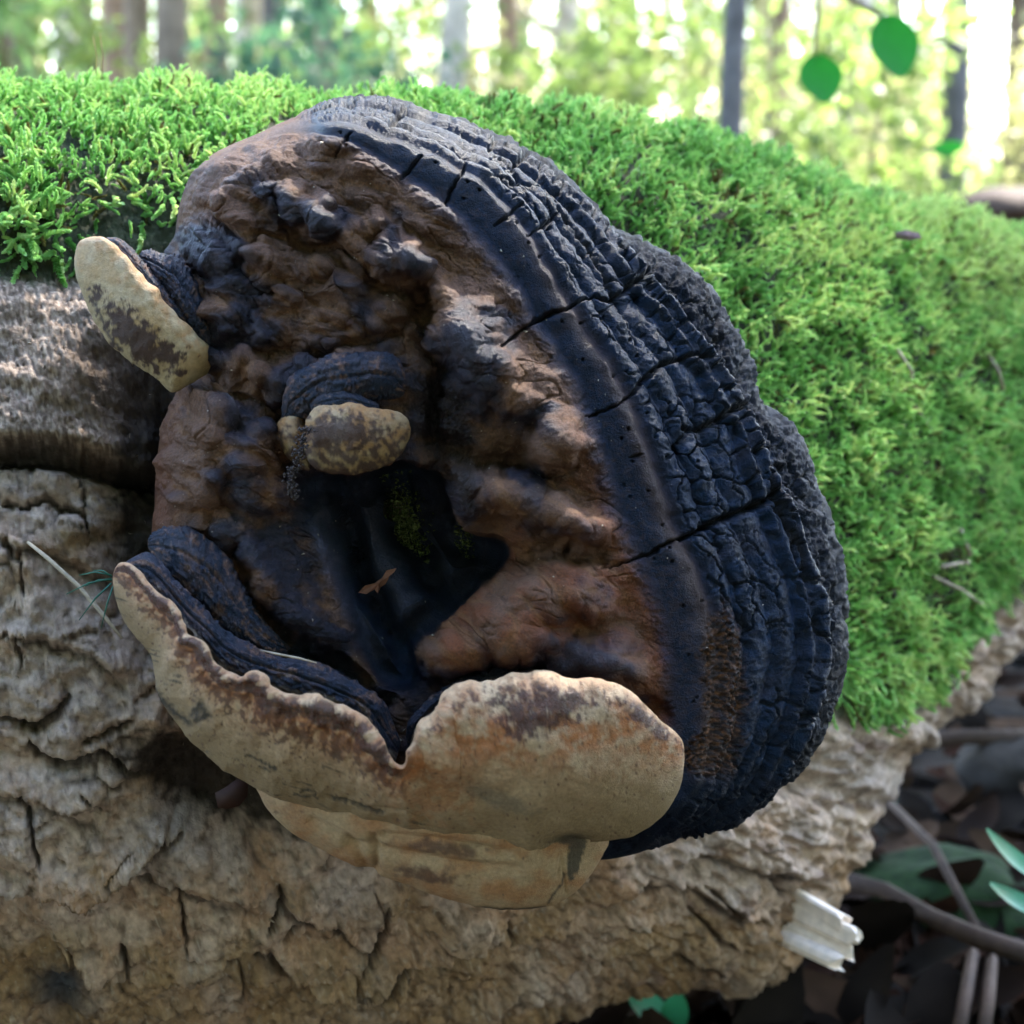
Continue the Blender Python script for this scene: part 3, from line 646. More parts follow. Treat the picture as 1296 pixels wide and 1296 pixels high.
def pouch_col(X, Y, A, G, F):
    n1 = fbm(X/45, Y/30, 0, 4, 441); n2 = fbm(X/14, Y/8, 0, 4, 442); n3 = fbm(X/5, Y/5, 0, 3, 443)
    c = mix(C3(.40, .265, .14), C3(.34, .16, .06), sm(-.3, .4, n1))
    c = mix(c, C3(.32, .235, .12), sm(.1, .6, fbm(X/80, Y/12, 0, 3, 445)) * .7)
    c = mix(c, C3(.10, .045, .022), sm(.1, .5, n2 * .6 + .75 * blob(X, Y, 560, 1075, 80, 14, 6) + .85 * blob(X, Y, 540, 1108, 62, 12, 8) + .4 * blob(X, Y, 360, 1020, 30, 30) - .25) * .85)
    c = mix(c, C3(.05, .035, .02), sm(.35, .5, n3 * .7 + n2 * .4) * .8)
    st = blob(X, Y, 718, 1062, 20, 12) + blob(X, Y, 730, 1090, 9, 28, 20)
    c = mix(c, C3(.05, .04, .025), sm(.3, .6, st + .3 * n3) * .9)
    for poly, wd in [([(716,1108),(708,1124),(700,1132),(694,1142)], 1.6), ([(600,1147),(650,1151),(690,1148)], 1.8)]:
        dd, tt = pdist(X + 2 * perlin(X/5, Y/5, 0, 447), Y, poly); c = mix(c, C3(.03, .02, .012), np.exp(-(dd / wd)**2) * .85)
    return c, .6 + .1 * n2
pod('pore_pouch', PT, PB, [-40, -20, -5, 5, 5, 0, -15], 44, 60, 70, 360, 120, M_pore, pouch_col, pouch_disp, zpow=.8)

# ---- dark growth ridges behind the lip
def dark_disp(s1, amp=1.0):
    def f(X, Y, A, G, F):
        g = G * 22
        return amp * (6 * fbm(X/60, Y/45, 0, 3, s1) + 4.5 * (np.abs(fbm(g * .55 + 1.5 * perlin(g, A * 3, 0, s1 + 9), A * 7, 0, 3, s1 + 1)) * 2.2) + .9 * fbm(X/7, Y/6, 0, 3, s1 + 2) - 5 * np.exp(-((A - .42 - .06 * perlin(g/2, 0, 0, s1 + 3)) / .035)**2))
    return f
def dark_col(s1, warm=.3, cream=0):
    def f(X, Y, A, G, F):
        n1 = fbm(X/38, Y/28, 0, 4, s1 + 5); n2 = fbm(X/14, Y/10, 0, 4, s1 + 6); n3 = fbm(X/5, Y/5, 0, 3, s1 + 7); n4 = fbm(G * 9, A * 6, 0, 4, s1 + 8)
        c = mix(C3(.012, .017, .030), C3(.040, .034, .044), sm(-.2, .4, n1 + .4 * n2))
        c = mix(c, C3(.15, .075, .045), sm(.0, .5, n4 + .6 * n3 + .3 * n2 + warm - .2) * .8)
        c = mix(c, C3(.17, .12, .10), sm(.25, .6, n3 + .5 * n4) * .5)
        if cream: c = mix(c, C3(.19, .155, .12), sm(.15, .5, n4 + .4 * n2 + (A - .55) * 1.6 * cream) * .75)
        return c, np.clip(.5 + .2 * n2, .3, .8)
    return f
pod('growth_ridge', [(187,690),(190,680),(205,670),(224,667),(246,670),(268,685),(290,712),(312,752),(330,782),(352,806),(368,820)],
    [(188,694),(196,704),(210,722),(226,738),(246,757),(264,775),(282,792),(300,806),(320,818),(340,826),(362,830)], [0, 12, 22, 22, 16, 4], 30, 50, -20, 220, 90, M_body, dark_col(460, .25), dark_disp(461, 1.1))
pod('growth_ridge', [(158,713),(168,706),(185,699),(196,706),(216,728),(240,752),(262,772),(290,800),(318,818),(350,829),(392,836),(432,855),(466,872),(486,890),(498,915),(508,940)],
    [(156,722),(168,730),(190,750),(205,766),(220,784),(236,808),(256,822),(280,850),(310,862),(342,872),(378,888),(420,900),(446,912),(465,934),(484,956),(500,966)], [52, 62, 64, 60, 58, 60, 58, 40], 34, 50, -10, 340, 100, M_body, dark_col(480, .2, .8), dark_disp(481, 1.15))
pod('growth_ridge', [(516,948),(518,916),(532,896),(548,880),(572,864),(600,854),(640,848),(690,850),(730,858)],
    [(520,952),(534,925),(548,918),(564,904),(580,888),(604,878),(640,870),(690,868),(735,872)], [30, 44, 48, 44, 36], 26, 40, -5, 220, 70, M_body, dark_col(500, .1, .3), dark_disp(501, 1.1))

# ---- ear-like side bracket
ear = mesh_np('side_bracket', np.zeros((0, 3)), np.zeros((0, 4), int), None, None, fungus) if False else None
earb = pod('side_bracket', [(176,322),(186,317),(205,322),(226,326),(244,350),(262,380),(276,410),(284,435),(282,452)],
    [(178,330),(188,345),(200,360),(214,376),(228,394),(240,410),(252,428),(264,442),(274,454)], [-40, -25, -20, -22, -35], 34, 60, -30, 200, 90, M_body, dark_col(520, .1), dark_disp(521, 1.1))
pod('growth_ridge', [(136,300),(150,302),(166,314),(182,334),(200,356),(220,376),(240,398),(254,414),(262,432)],
    [(128,312),(142,318),(154,330),(170,348),(188,366),(206,386),(226,406),(244,424),(258,440)], [-30, -18, -10, -12, -30], 30, 50, -10, 220, 70, M_body, dark_col(530, .3), dark_disp(531, .8), parent=earb)
def ear_col(X, Y, A, G, F):
    n1 = fbm(X/30, Y/30, 0, 4, 541); n2 = fbm(X/12, Y/12, 0, 4, 542); n3 = fbm(X/5, Y/5, 0, 3, 543)
    c = mix(C3(.42, .27, .12), C3(.48, .36, .21), sm(-.3, .4, n1))
    c = mix(c, C3(.40, .20, .07), sm(.1, .6, n2 + .4 * np.exp(-(A / .2)**2)) * .7)
    c = mix(c, C3(.28, .22, .10), sm(.4, 1, A) * .6)
    st = sm(.08, .30, n2 * .7 + n3 * .3 + .85 * blob(X, Y, 170, 425, 66, 30, 46) + .35 * blob(X, Y, 225, 455, 30, 20, 30) + .3 * blob(X, Y, 120, 370, 10, 26) - .30)
    c = mix(c, C3(.040, .014, .009), st * .95)
    dd, _ = pdist(X + 2 * perlin(X/6, Y/6, 0, 545), Y, [(112,375),(124,392),(134,420),(155,445)]); c = mix(c, C3(.05, .03, .02), np.exp(-(dd / 1.8)**2) * .9)
    return c, .6 + .1 * n2
def ear_disp(X, Y, A, G, F): return 4 * fbm(X/40, Y/40, 0, 3, 551) + 1.8 * fbm(X/12, Y/12, 0, 3, 552) + 3 * perlin(X/18, Y/18, 0, 553) * np.exp(-(A / .12)**2)
pod('pore_surface', [(94,326),(100,306),(118,299),(138,304),(158,322),(178,344),(196,362),(214,386),(234,408),(252,428),(266,440),(271,455)],
    [(94,336),(97,352),(104,374),(116,400),(130,424),(146,442),(164,458),(184,470),(202,482),(218,496),(240,486),(262,474)], [-10, 2, 6, 4, -5, -15], 34, 40, 34, 260, 110, M_pore, ear_col, ear_disp, parent=earb)

# ---- small inner bracket above the cavity
ib = pod('inner_bracket', [(356,530),(358,500),(370,478),(392,460),(420,450),(452,448),(480,445),(500,452),(512,474),(515,492)],
    [(362,548),(376,536),(390,530),(402,524),(420,520),(440,516),(462,510),(482,506),(500,504),(512,500)], [26, 36, 42, 40, 30], 34, 60, 10, 220, 100, M_body, dark_col(560, .15), dark_disp(561, .9))
pod('growth_ridge', [(392,512),(402,500),(424,494),(448,498),(466,506),(480,512)], [(394,520),(408,526),(426,522),(448,520),(466,522),(480,520)], [62, 66, 56], 14, 30, 0, 120, 50, M_body, dark_col(570, .0), dark_disp(571, .5), parent=ib)
def ib_col(X, Y, A, G, F):
    n1 = fbm(X/26, Y/22, 0, 4, 581); n2 = fbm(X/10, Y/9, 0, 4, 582)
    c = mix(C3(.34, .17, .06), C3(.40, .28, .16), sm(-.2, .4, n1))
    c = mix(c, C3(.24, .18, .07), sm(.3, .9, A) * .6)
    st = sm(-.22, .1, n2 * .8 + .5 * blob(X, Y, 430, 545, 48, 20) + .4 * A - .33)
    return mix(c, C3(.05, .022, .016), st * .9), .5 + .1 * n2
pod('pore_surface', [(384,560),(388,532),(400,516),(424,510),(450,512),(476,518),(500,520),(515,530),(520,542)],
    [(385,572),(392,586),(404,595),(424,600),(448,600),(470,596),(494,586),(510,570),(519,554)], [46, 60, 62, 54, 40], 28, 34, 28, 220, 90, M_pore, ib_col, ear_disp, parent=ib)
pod('pore_surface', [(350,545),(354,532),(366,526),(380,530),(390,545)], [(352,556),(358,572),(368,584),(380,594),(392,596)], [24, 34, 30], 18, 26, 14, 90, 50, M_pore, ib_col, ear_disp, parent=ib)

# ================================================================== MOSS ON THE LOG
def shoot_mesh(name, seed, feather=True):
    r = random.Random(seed); V, F = [], []
    L = 1.0; n = 13
    bend = r.uniform(.25, .6)
    pts = []
    for i in range(n + 1):
        s = i / n
        pts.append(Vector((bend * s * s, .05 * math.sin(4 * s + seed), s - .25 * bend * s**3)) )
    def leaf(o, d, side, ln, wd):
        d = d.normalized(); side = side.normalized()
        i = len(V); nrm = d.cross(side).normalized()
        V.extend([o - side * wd * .35, o + side * wd * .35, o + d * ln * .5 + side * wd * .5 + nrm * ln * .14, o + d * ln + nrm * ln * .02, o + d * ln * .5 - side * wd * .5 + nrm * ln * .14])
        F.append((i, i+1, i+2, i+4)); F.append((i+4, i+2, i+3))
    for i in range(n):
        a, b = pts[i], pts[i+1]; tdir = (b - a).normalized()
        ref = Vector((0, 1, 0)); s1 = tdir.cross(ref).normalized(); s2 = tdir.cross(s1)
        for k in range(3):
            ang = i * 2.4 + k * 2.094 + r.uniform(-.3, .3)
            out = s1 * math.cos(ang) + s2 * math.sin(ang)
            f = .55 if i < n - 2 else .2
            leaf(a, tdir * (1 - f * .4) + out * (f + .25 * (1 - i / n)), tdir.cross(out), .23 * r.uniform(.8, 1.2) * (1 - .25 * i / n), .15)
    me = bpy.data.meshes.new(name)
    me.from_pydata([tuple(v) for v in V], [], F); me.update()
    for p in me.polygons: p.use_smooth = True
    return me
def moss_material():
    m = bpy.data.materials.new('moss'); m.use_nodes = True; t = m.node_tree; N = t.nodes; L = t.links; b = N['Principled BSDF']
    at = N.new('ShaderNodeAttribute'); at.attribute_type = 'INSTANCER'; at.attribute_name = 'tint'
    cr = N.new('ShaderNodeValToRGB'); e = cr.color_ramp.elements
    e[0].position = 0; e[0].color = (.16, .12, .035, 1); e[1].position = .2; e[1].color = (.11, .30, .055, 1)
    x = e.new(.6); x.color = (.34, .62, .18, 1); x = e.new(1.0); x.color = (.66, .76, .30, 1)
    L.new(at.outputs['Fac'], cr.inputs[0])
    tc = N.new('ShaderNodeTexCoord'); sp = N.new('ShaderNodeSeparateXYZ'); L.new(tc.outputs['Object'], sp.inputs[0])
    L.new(cr.outputs[0], b.inputs['Base Color']); b.inputs['Roughness'].default_value = .42; b.inputs['Specular IOR Level'].default_value = .45
    tr = N.new('ShaderNodeBsdfTranslucent'); L.new(cr.outputs[0], tr.inputs[0])
    mx = N.new('ShaderNodeMixShader'); mx.inputs[0].default_value = .35
    L.new(b.outputs[0], mx.inputs[1]); L.new(tr.outputs[0], mx.inputs[2]); L.new(mx.outputs[0], N['Material Output'].inputs['Surface'])
    return m
M_moss = moss_material()
def scatter(name, pts, rot, scl, var, tint, variants, label, cat, parent=None, kind='stuff'):
    me = bpy.data.meshes.new(name); me.vertices.add(len(pts)); me.vertices.foreach_set('co', pts.astype(np.float32).ravel())
    a = me.attributes.new('rot', 'FLOAT_VECTOR', 'POINT'); a.data.foreach_set('vector', rot.astype(np.float32).ravel())
    a = me.attributes.new('scl', 'FLOAT_VECTOR', 'POINT'); a.data.foreach_set('vector', scl.astype(np.float32).ravel())
    a = me.attributes.new('var', 'INT', 'POINT'); a.data.foreach_set('value', var.astype(np.int32))
    a = me.attributes.new('tint', 'FLOAT', 'POINT'); a.data.foreach_set('value', tint.astype(np.float32))
    me.update()
    o = bpy.data.objects.new(name, me); link(o, parent)
    g = bpy.data.node_groups.new(name + '_scatter', 'GeometryNodeTree')
    g.interface.new_socket('Geometry', in_out='INPUT', socket_type='NodeSocketGeometry'); g.interface.new_socket('Geometry', in_out='OUTPUT', socket_type='NodeSocketGeometry')
    N, L = g.nodes, g.links
    gi = N.new('NodeGroupInput'); go = N.new('NodeGroupOutput'); ip = N.new('GeometryNodeInstanceOnPoints'); jn = N.new('GeometryNodeJoinGeometry')
    mp = N.new('GeometryNodeMeshToPoints'); L.new(gi.outputs[0], mp.inputs[0])
    L.new(mp.outputs[0], ip.inputs['Points'])
    for v in reversed(variants):
        oi = N.new('GeometryNodeObjectInfo'); oi.inputs['Object'].default_value = v; oi.inputs['As Instance'].default_value = True
        L.new(oi.outputs['Geometry'], jn.inputs[0])
    L.new(jn.outputs[0], ip.inputs['Instance']); ip.inputs['Pick Instance'].default_value = True
    def na(n, ty):
        q = N.new('GeometryNodeInputNamedAttribute'); q.data_type = ty; q.inputs[0].default_value = n; return q.outputs[0]
    L.new(na('var', 'INT'), ip.inputs['Instance Index'])
    er = N.new('FunctionNodeEulerToRotation'); L.new(na('rot', 'FLOAT_VECTOR'), er.inputs[0]); L.new(er.outputs[0], ip.inputs['Rotation'])
    L.new(na('scl', 'FLOAT_VECTOR'), ip.inputs['Scale'])
    L.new(ip.outputs[0], go.inputs[0])
    md = o.modifiers.new('scatter', 'NODES'); md.node_group = g
    return tag(o, label, cat, kind=kind)
def euler_from(zdir, xdir):
    """vectorised XYZ euler whose local z is zdir and local x near xdir"""
    z = zdir / np.linalg.norm(zdir, axis=1, keepdims=True)
    x = xdir - (xdir * z).sum(1, keepdims=True) * z; x /= np.maximum(np.linalg.norm(x, axis=1, keepdims=True), 1e-9)
    y = np.cross(z, x)
    R = np.stack([x, y, z], -1)
    sy = -R[:, 2, 0]; ey = np.arcsin(np.clip(sy, -1, 1))
    return np.stack([np.arctan2(R[:, 2, 1], R[:, 2, 2]), ey, np.arctan2(R[:, 1, 0], R[:, 0, 0])], -1)
shoots = []
for i in range(5):
    me = shoot_mesh('moss_shoot', i + 3); me.materials.append(M_moss)
    shoots.append(bpy.data.objects.new('moss_shoot', me))
# sample the log surface
NS = 400000
iu = rng.integers(0, len(LOGU) - 1, NS * 3); it = rng.integers(0, len(th), NS * 3)
area = np.linalg.norm(np.cross(np.roll(LB, -1, 0) - LB, np.roll(LB, -1, 1) - LB), axis=-1)
pr = area[iu, it]; keep = rng.random(len(iu)) < pr / np.percentile(pr, 97)
iu, it = iu[keep], it[keep]
f = rng.random(len(iu))[:, None]; g_ = rng.random(len(iu))[:, None]
it2 = (it + 1) % len(th)
pt = LP[iu, it] * (1-f)*(1-g_) + LP[iu+1, it] * f*(1-g_) + LP[iu, it2] * (1-f)*g_ + LP[iu+1, it2] * f*g_
nn = LN[iu, it]
px, py, dd = proj(pt)
vis = nn @ TOCAM
ok = (px > -160) & (px < 1480) & (vis > -.55) & (py < 960)
cl = fbm(px/38, py/38, 0, 3, 601)
ok &= py < moss_edge(px) + 34 * cl + 4 + rng.normal(size=len(px)) * 14
hole = blob(px, py, 1225, 478, 45, 22, 10) + .9 * blob(px, py, 905, 260, 26, 12) + .8 * blob(px, py, 1200, 705, 30, 18) + .7 * blob(px, py, 1185, 770, 14, 26) + .7 * blob(px, py, 210, 205, 50, 9) + .8 * blob(px, py, 60, 195, 60, 9, 5) + .9 * blob(px, py, 170, 290, 60, 30) + .7 * blob(px, py, 130, 250, 50, 14)
ok &= rng.random(len(px)) > hole * .95
ok &= rng.random(len(px)) < .5 + .9 * sm(-.35, .15, cl)
pt, nn, px, py, cl, dd = pt[ok], nn[ok], px[ok], py[ok], cl[ok], dd[ok]
bm_ = fbm(px/55, py/55, 0, 3, 603)
thick = (6 + 26 * sm(-.3, .35, bm_)) * K * dd / .7
lay = rng.random(len(px))
pt = pt + nn * (thick * lay)[:, None]
n_m = len(pt); print('moss shoots', n_m, flush=True)
down = np.array([0, 0, -1.0])
rv = rng.normal(size=(n_m, 3)) * .6
upw = np.array([0, 0, 1.0])
hang = sm(-70, 20, py - moss_edge(px))[:, None]
zd = nn * .7 + upw * .5 + rv; zd /= np.linalg.norm(zd, axis=1, keepdims=True)
flow = np.array([.45, -.55, -.5])
zd = zd * (1 - hang) + (nn * .35 + down * 1.0 + rv * .45) * hang + flow * .25
scale = K * (20 + 15 * rng.random(n_m)) * (.95 + .55 * fbm(px/70, py/70, 0, 2, 605)) * (1 + .35 * hang[:, 0]) * np.where(px < 500, 1, 1.02)
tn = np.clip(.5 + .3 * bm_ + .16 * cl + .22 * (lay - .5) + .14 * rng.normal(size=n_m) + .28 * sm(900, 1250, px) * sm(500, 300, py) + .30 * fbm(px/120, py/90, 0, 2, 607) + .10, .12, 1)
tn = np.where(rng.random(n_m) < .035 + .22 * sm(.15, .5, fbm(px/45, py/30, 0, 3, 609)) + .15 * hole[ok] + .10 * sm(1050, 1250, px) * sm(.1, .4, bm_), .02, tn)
scl = np.stack([scale * rng.uniform(.8, 1.15, n_m), scale * rng.uniform(.8, 1.15, n_m), scale], -1)
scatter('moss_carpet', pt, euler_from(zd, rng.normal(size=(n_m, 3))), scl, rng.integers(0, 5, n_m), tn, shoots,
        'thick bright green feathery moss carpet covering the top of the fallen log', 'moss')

# ================================================================== GROUND AND FOREST
def gz(x, y):
    return .02 * fbm(x/.35, y/.35, 0, 3, 701) + .09 * fbm(x/2.6, y/2.6, 0, 3, 702) * sm(1.5, 5, np.hypot(x, y))
a = np.concatenate([-np.geomspace(60, 2.0, 40), np.linspace(-1.95, 1.95, 160), np.geomspace(2.0, 60, 40)])
b = np.concatenate([[-8, -4, -2], np.linspace(-1, 3.5, 190), np.geomspace(3.6, 120, 50)])
GX, GY = np.meshgrid(a, b, indexing='ij')
Gz = gz(GX, GY)
M_ground = mat_plain('forest_soil', (.014, .009, .006), .9, .2, tone=.6, tscale=18, bump=1, bscale=60)
ground = mesh_np('ground', np.stack([GX, GY, Gz], -1), gridfaces(len(a), len(b)), M_ground); tag(ground, kind='structure')

def leaf_mesh(name, L, Wd_, mat, curl=.25, seg=5, pts=False, fold=.15):
    V, F = [], []
    for i in range(seg + 1):
        s = i / seg; wv = Wd_ * (math.sin(math.pi * min(1, s * .92 + .04))**.75) * (1 - .25 * s)
        z = curl * L * (s - .5)**2 * 2
        V += [(s * L, -wv / 2, z + fold * wv), (s * L, 0, z), (s * L, wv / 2, z + fold * wv)]
    for i in range(seg):
        k = i * 3; F += [(k, k+3, k+4, k+1), (k+1, k+4, k+5, k+2)]
    me = bpy.data.meshes.new(name); me.from_pydata(V, [], F); me.materials.append(mat); me.update()
    for p in me.polygons: p.use_smooth = True
    return me
M_dead = [mat_plain('dead_leaf', c_, .95, .08, .1, tone=.5, tscale=40) for c_ in [(.032, .014, .008), (.016, .009, .006), (.05, .028, .016), (.01, .007, .005)]]
dl = [bpy.data.objects.new('dead_leaf', leaf_mesh('dead_leaf', .038 + .010*i, .022 + .006*i, M_dead[i % 4], .5 - .2*i, 5)) for i in range(4)]
n = 9000
rr_ = .75 + 15 * rng.random(n)**2.2; aa_ = rng.uniform(-.42, .42, n)
lx = rr_ * np.sin(aa_) * 1.0; ly = rr_ * np.cos(aa_)
lp = np.stack([lx, ly, gz(lx, ly) + .004 + .012 * rng.random(n)], -1)
zd2 = np.array([0, 0, 1.0]) + .42 * rng.normal(size=(n, 3))
s_ = rng.uniform(.6, 1.3, n); scatter('leaf_litter', lp, euler_from(zd2, rng.normal(size=(n, 3))), np.stack([s_, s_, s_], -1), rng.integers(0, 4, n), rng.random(n), dl,
        'brown dead leaves scattered over the dark forest floor', 'leaf litter')

def tube(name, pts, rads, mat, parent=None, seg=10, jit=0, seed=0, cap=True, off=None):
    pts = np.array(pts, float); nP = len(pts); r = random.Random(seed)
    V = []
    for i in range(nP):
        tg = pts[min(i+1, nP-1)] - pts[max(i-1, 0)]; tg = Vector(tg).normalized()
        s1 = tg.cross(Vector((.31, .9, .2))).normalized(); s2 = tg.cross(s1)
        for k in range(seg):
            an = 2*math.pi*k/seg; q = rads[i] * (1 + jit * r.uniform(-1, 1))
            V.append(tuple(Vector(pts[i]) + (s1*math.cos(an) + s2*math.sin(an)) * q))
    F = [(i*seg+k, i*seg+(k+1) % seg, (i+1)*seg+(k+1) % seg, (i+1)*seg+k) for i in range(nP-1) for k in range(seg)]
    if cap: F += [tuple(range(seg))[::-1], tuple((nP-1)*seg + k for k in range(seg))]
    me = bpy.data.meshes.new(name); o_ = np.array(parent.location) if parent is not None else np.zeros(3)
    me.from_pydata([tuple(np.array(v) - o_) for v in V], [], F); me.materials.append(mat); me.update()
    for p in me.polygons: p.use_smooth = True
    o = bpy.data.objects.new(name, me); return link(o, parent)

M_trunk = [mat_plain('trunk_bark', c_, .85, .2, tone=.4, tscale=12, bump=1, bscale=30) for c_ in [(.15, .11, .075), (.11, .10, .095), (.42, .35, .28), (.22, .14, .09)]]
M_leafs = [mat_plain('tree_leaf', c_, .5, .3, .55, tc_, tone=.35, tscale=2.5) for c_, tc_ in [((.09, .13, .035), (.28, .38, .10)), ((.08, .13, .045), (.18, .30, .09)), ((.18, .18, .09), (.46, .46, .20)), ((.035, .07, .04), (.06, .14, .07))]]
def crown_mesh(name, n, R, H, leaf, mat, seed, clumps=26):
    r = np.random.default_rng(seed)
    cc = r.normal(size=(clumps, 3)); cc /= np.linalg.norm(cc, axis=1)[:, None]; cc *= (r.random(clumps)**.5)[:, None] * np.array([R, R, H])
    k = r.integers(0, clumps, n); c_ = cc[k] + r.normal(size=(n, 3)) * R * .17
    u = r.normal(size=(n, 3)); u /= np.linalg.norm(u, axis=1)[:, None]; v = np.cross(u, r.normal(size=(n, 3))); v /= np.linalg.norm(v, axis=1)[:, None]
    l = leaf * r.uniform(.6, 1.3, n)[:, None]
    V = np.stack([c_ - u*l, c_ + v*l*.5, c_ + u*l, c_ - v*l*.5], 1).reshape(-1, 3)
    F = np.arange(n*4).reshape(-1, 4)
    me = bpy.data.meshes.new(name); me.vertices.add(len(V)); me.vertices.foreach_set('co', V.astype(np.float32).ravel())
    me.loops.add(F.size); me.loops.foreach_set('vertex_index', F.astype(np.int32).ravel()); me.polygons.add(len(F))
    me.polygons.foreach_set('loop_start', np.arange(len(F), dtype=np.int32)*4); me.polygons.foreach_set('loop_total', np.full(len(F), 4, np.int32))
    me.update(calc_edges=True); me.materials.append(mat); return me
crowns = [crown_mesh('crown', 2600, 1.5, 2.2, .055, M_leafs[i], 40 + i) for i in range(4)]
bushes = [crown_mesh('foliage', 700, .45, .5, .035, M_leafs[i], 60 + i, 12) for i in range(4)]
# (px at horizon, distance, trunk radius, bark kind, lean, label)
TREES = [
 (8, 8, .06, 3, .0, 'slim warm brown trunk at the left frame edge'), (88, 10, .07, 2, .02, 'pale slim trunk left of the warm brown trunk'), (140, 9, .05, 0, -.01, 'thin brown trunk beside the warm brown trunk'),
 (196, 11, .09, 0, .0, 'brown trunk directly left of the widest brown trunk'), (284, 9.5, .07, 3, .01, 'reddish trunk directly right of the widest brown trunk'), (352, 11, .08, 1, .0, 'grey trunk between the reddish trunk and the moss crest'),
 (392, 8.5, .05, 0, .03, 'thin leaning brown trunk above the moss crest'), (640, 12, .08, 3, .0, 'faint warm trunk above the middle of the moss ridge'),
 (52, 9, .07, 0, .00, 'brown tree trunk at the far left edge of the blurred background'),
 (165, 12, .12, 3, .01, 'warm brown trunk left of the widest brown trunk in the background'),
 (237, 7.5, .075, 0, .00, 'widest brown trunk rising behind the moss on the left'),
 (322, 14, .13, 2, .0, 'pale tan trunk just right of the widest brown trunk'),
 (545, 8.5, .075, 2, .045, 'pale leaning trunk behind the top of the black crust'),
 (420, 16, .14, 1, .0, 'distant grey trunk between the tan trunk and the pale leaning trunk'),
 (706, 15, .12, 2, .02, 'faint pale trunk behind the mossy ridge near the middle'),
 (812, 13, .06, 0, -.02, 'slender brown trunk left of the dark grey sapling'),
 (921, 6.0, .042, 1, .012, 'dark grey straight young trunk standing right behind the moss slope'),
 (978, 9.5, .05, 3, .0, 'thin brown trunk just right of the dark grey young trunk'),
 (1068, 12, .10, 2, .0, 'pale trunk between the two hanging green leaves'),
 (1192, 7.5, .06, 1, -.01, 'wide grey trunk near the right edge of the background'),
 (1275, 14, .16, 0, .0, 'distant brown trunk at the far right edge'),
]
M_twig = mat_plain('twig_bark', (.15, .11, .08), .8, .2, tone=.3, tscale=60)
for i, (px_, dist, rad, kd, lean, lab) in enumerate(TREES):
    x = (px_ - 648) / 1296 * S * dist; y = dist
    z0 = float(gz(np.array(x), np.array(y))) - .05
    tr = empty('forest_tree', (x, y, z0), lab, 'tree', 'trees standing in the sunlit forest behind')
    hgt = 6 + 2 * random.random()
    pts = [(x + lean * h * (1 if h > 0 else 0) * 2 + .03 * math.sin(h * 1.3 + i), y + .03 * math.cos(h + i), z0 + h) for h in [0, .15, .5, 1, 1.8, 2.8, 4, hgt]]
    tube('trunk', pts, [rad * q for q in (1.5, 1.15, 1.02, .97, .9, .8, .6, .2)], M_trunk[kd], tr, 14, .05, i)
    for j in range(4):
        h = 1.6 + .9 * j + .3 * random.random(); an = random.uniform(0, 6.28); l = random.uniform(.8, 1.5)
        p0 = np.array([x + lean * h * 2, y, z0 + h]); p1 = p0 + np.array([math.cos(an), math.sin(an), .55]) * l
        tube('branch', [p0, (p0 + p1)/2 + np.array([0, 0, .06]), p1], [rad*.3, rad*.2, rad*.07], M_trunk[kd], tr, 6, 0, j)
    c_ = bpy.data.objects.new('crown', crowns[i % 4]); link(c_, tr); c_.location = (0, 0, 4.4 + .6 * random.random()); c_.rotation_euler = (0, 0, random.uniform(0, 6)); c_['kind'] = 'stuff'
# the forest goes on round and behind the camera; first tree is added, unseen, so its crown shades the log
shade = crown_mesh('crown', 1300, 1.5, .8, .075, M_leafs[1], 77, 40)
thick = crown_mesh('crown', 5000, 1.7, 2.0, .10, M_leafs[3], 78, 60)
for i, (x, y, zc_, me_, sc_, lab) in enumerate([(2.1, 2.2, 3.3, shade, 1.0, 'unseen leaning tree added beside the log, its crown shading the moss'),
        (-1.7, -2.2, 1.5, thick, 1.0, 'dense leafy tree behind the viewer on the left'), (.4, -2.9, 1.7, thick, 1.1, 'dense leafy tree straight behind the viewer'), (2.4, -2.0, 1.5, thick, 1.0, 'dense leafy tree behind the viewer on the right'),
 (3.9, .4, 1.7, thick, 1.0, 'dense leafy tree to the right of the log'), (-.8, -4.6, 3.8, thick, 1.4, 'tall leafy tree farther behind the viewer'), (3.0, -4.4, 3.9, thick, 1.3, 'tall leafy tree far behind on the right'), (-4.4, -3.0, 3.6, thick, 1.3, 'tall leafy tree far behind on the left')]):
    tr = empty('forest_tree', (x, y, -.03), lab, 'tree')
    cx_ = -1.1 if i == 0 else 0; cy_ = .4 if i == 0 else 0
    tube('trunk', [(x, y, -.03), (x + .02, y, .8), (x + cx_*.3, y + cy_*.3, zc_*.6), (x + cx_, y + cy_, zc_ + .8)], [.1, .07, .06, .02], M_trunk[0], tr, 12, .05, i)
    c_ = bpy.data.objects.new('crown', me_); link(c_, tr); c_.location = (cx_, cy_, zc_); c_.scale = (sc_,)*3; c_['kind'] = 'stuff'
    if i == 0:
        c_ = bpy.data.objects.new('crown', thick); link(c_, tr); c_.location = (-.1, 1.3, 3.3); c_.scale = (.75, .75, .4); c_['kind'] = 'stuff'  # extra crown added out of view to shade the ground by the log

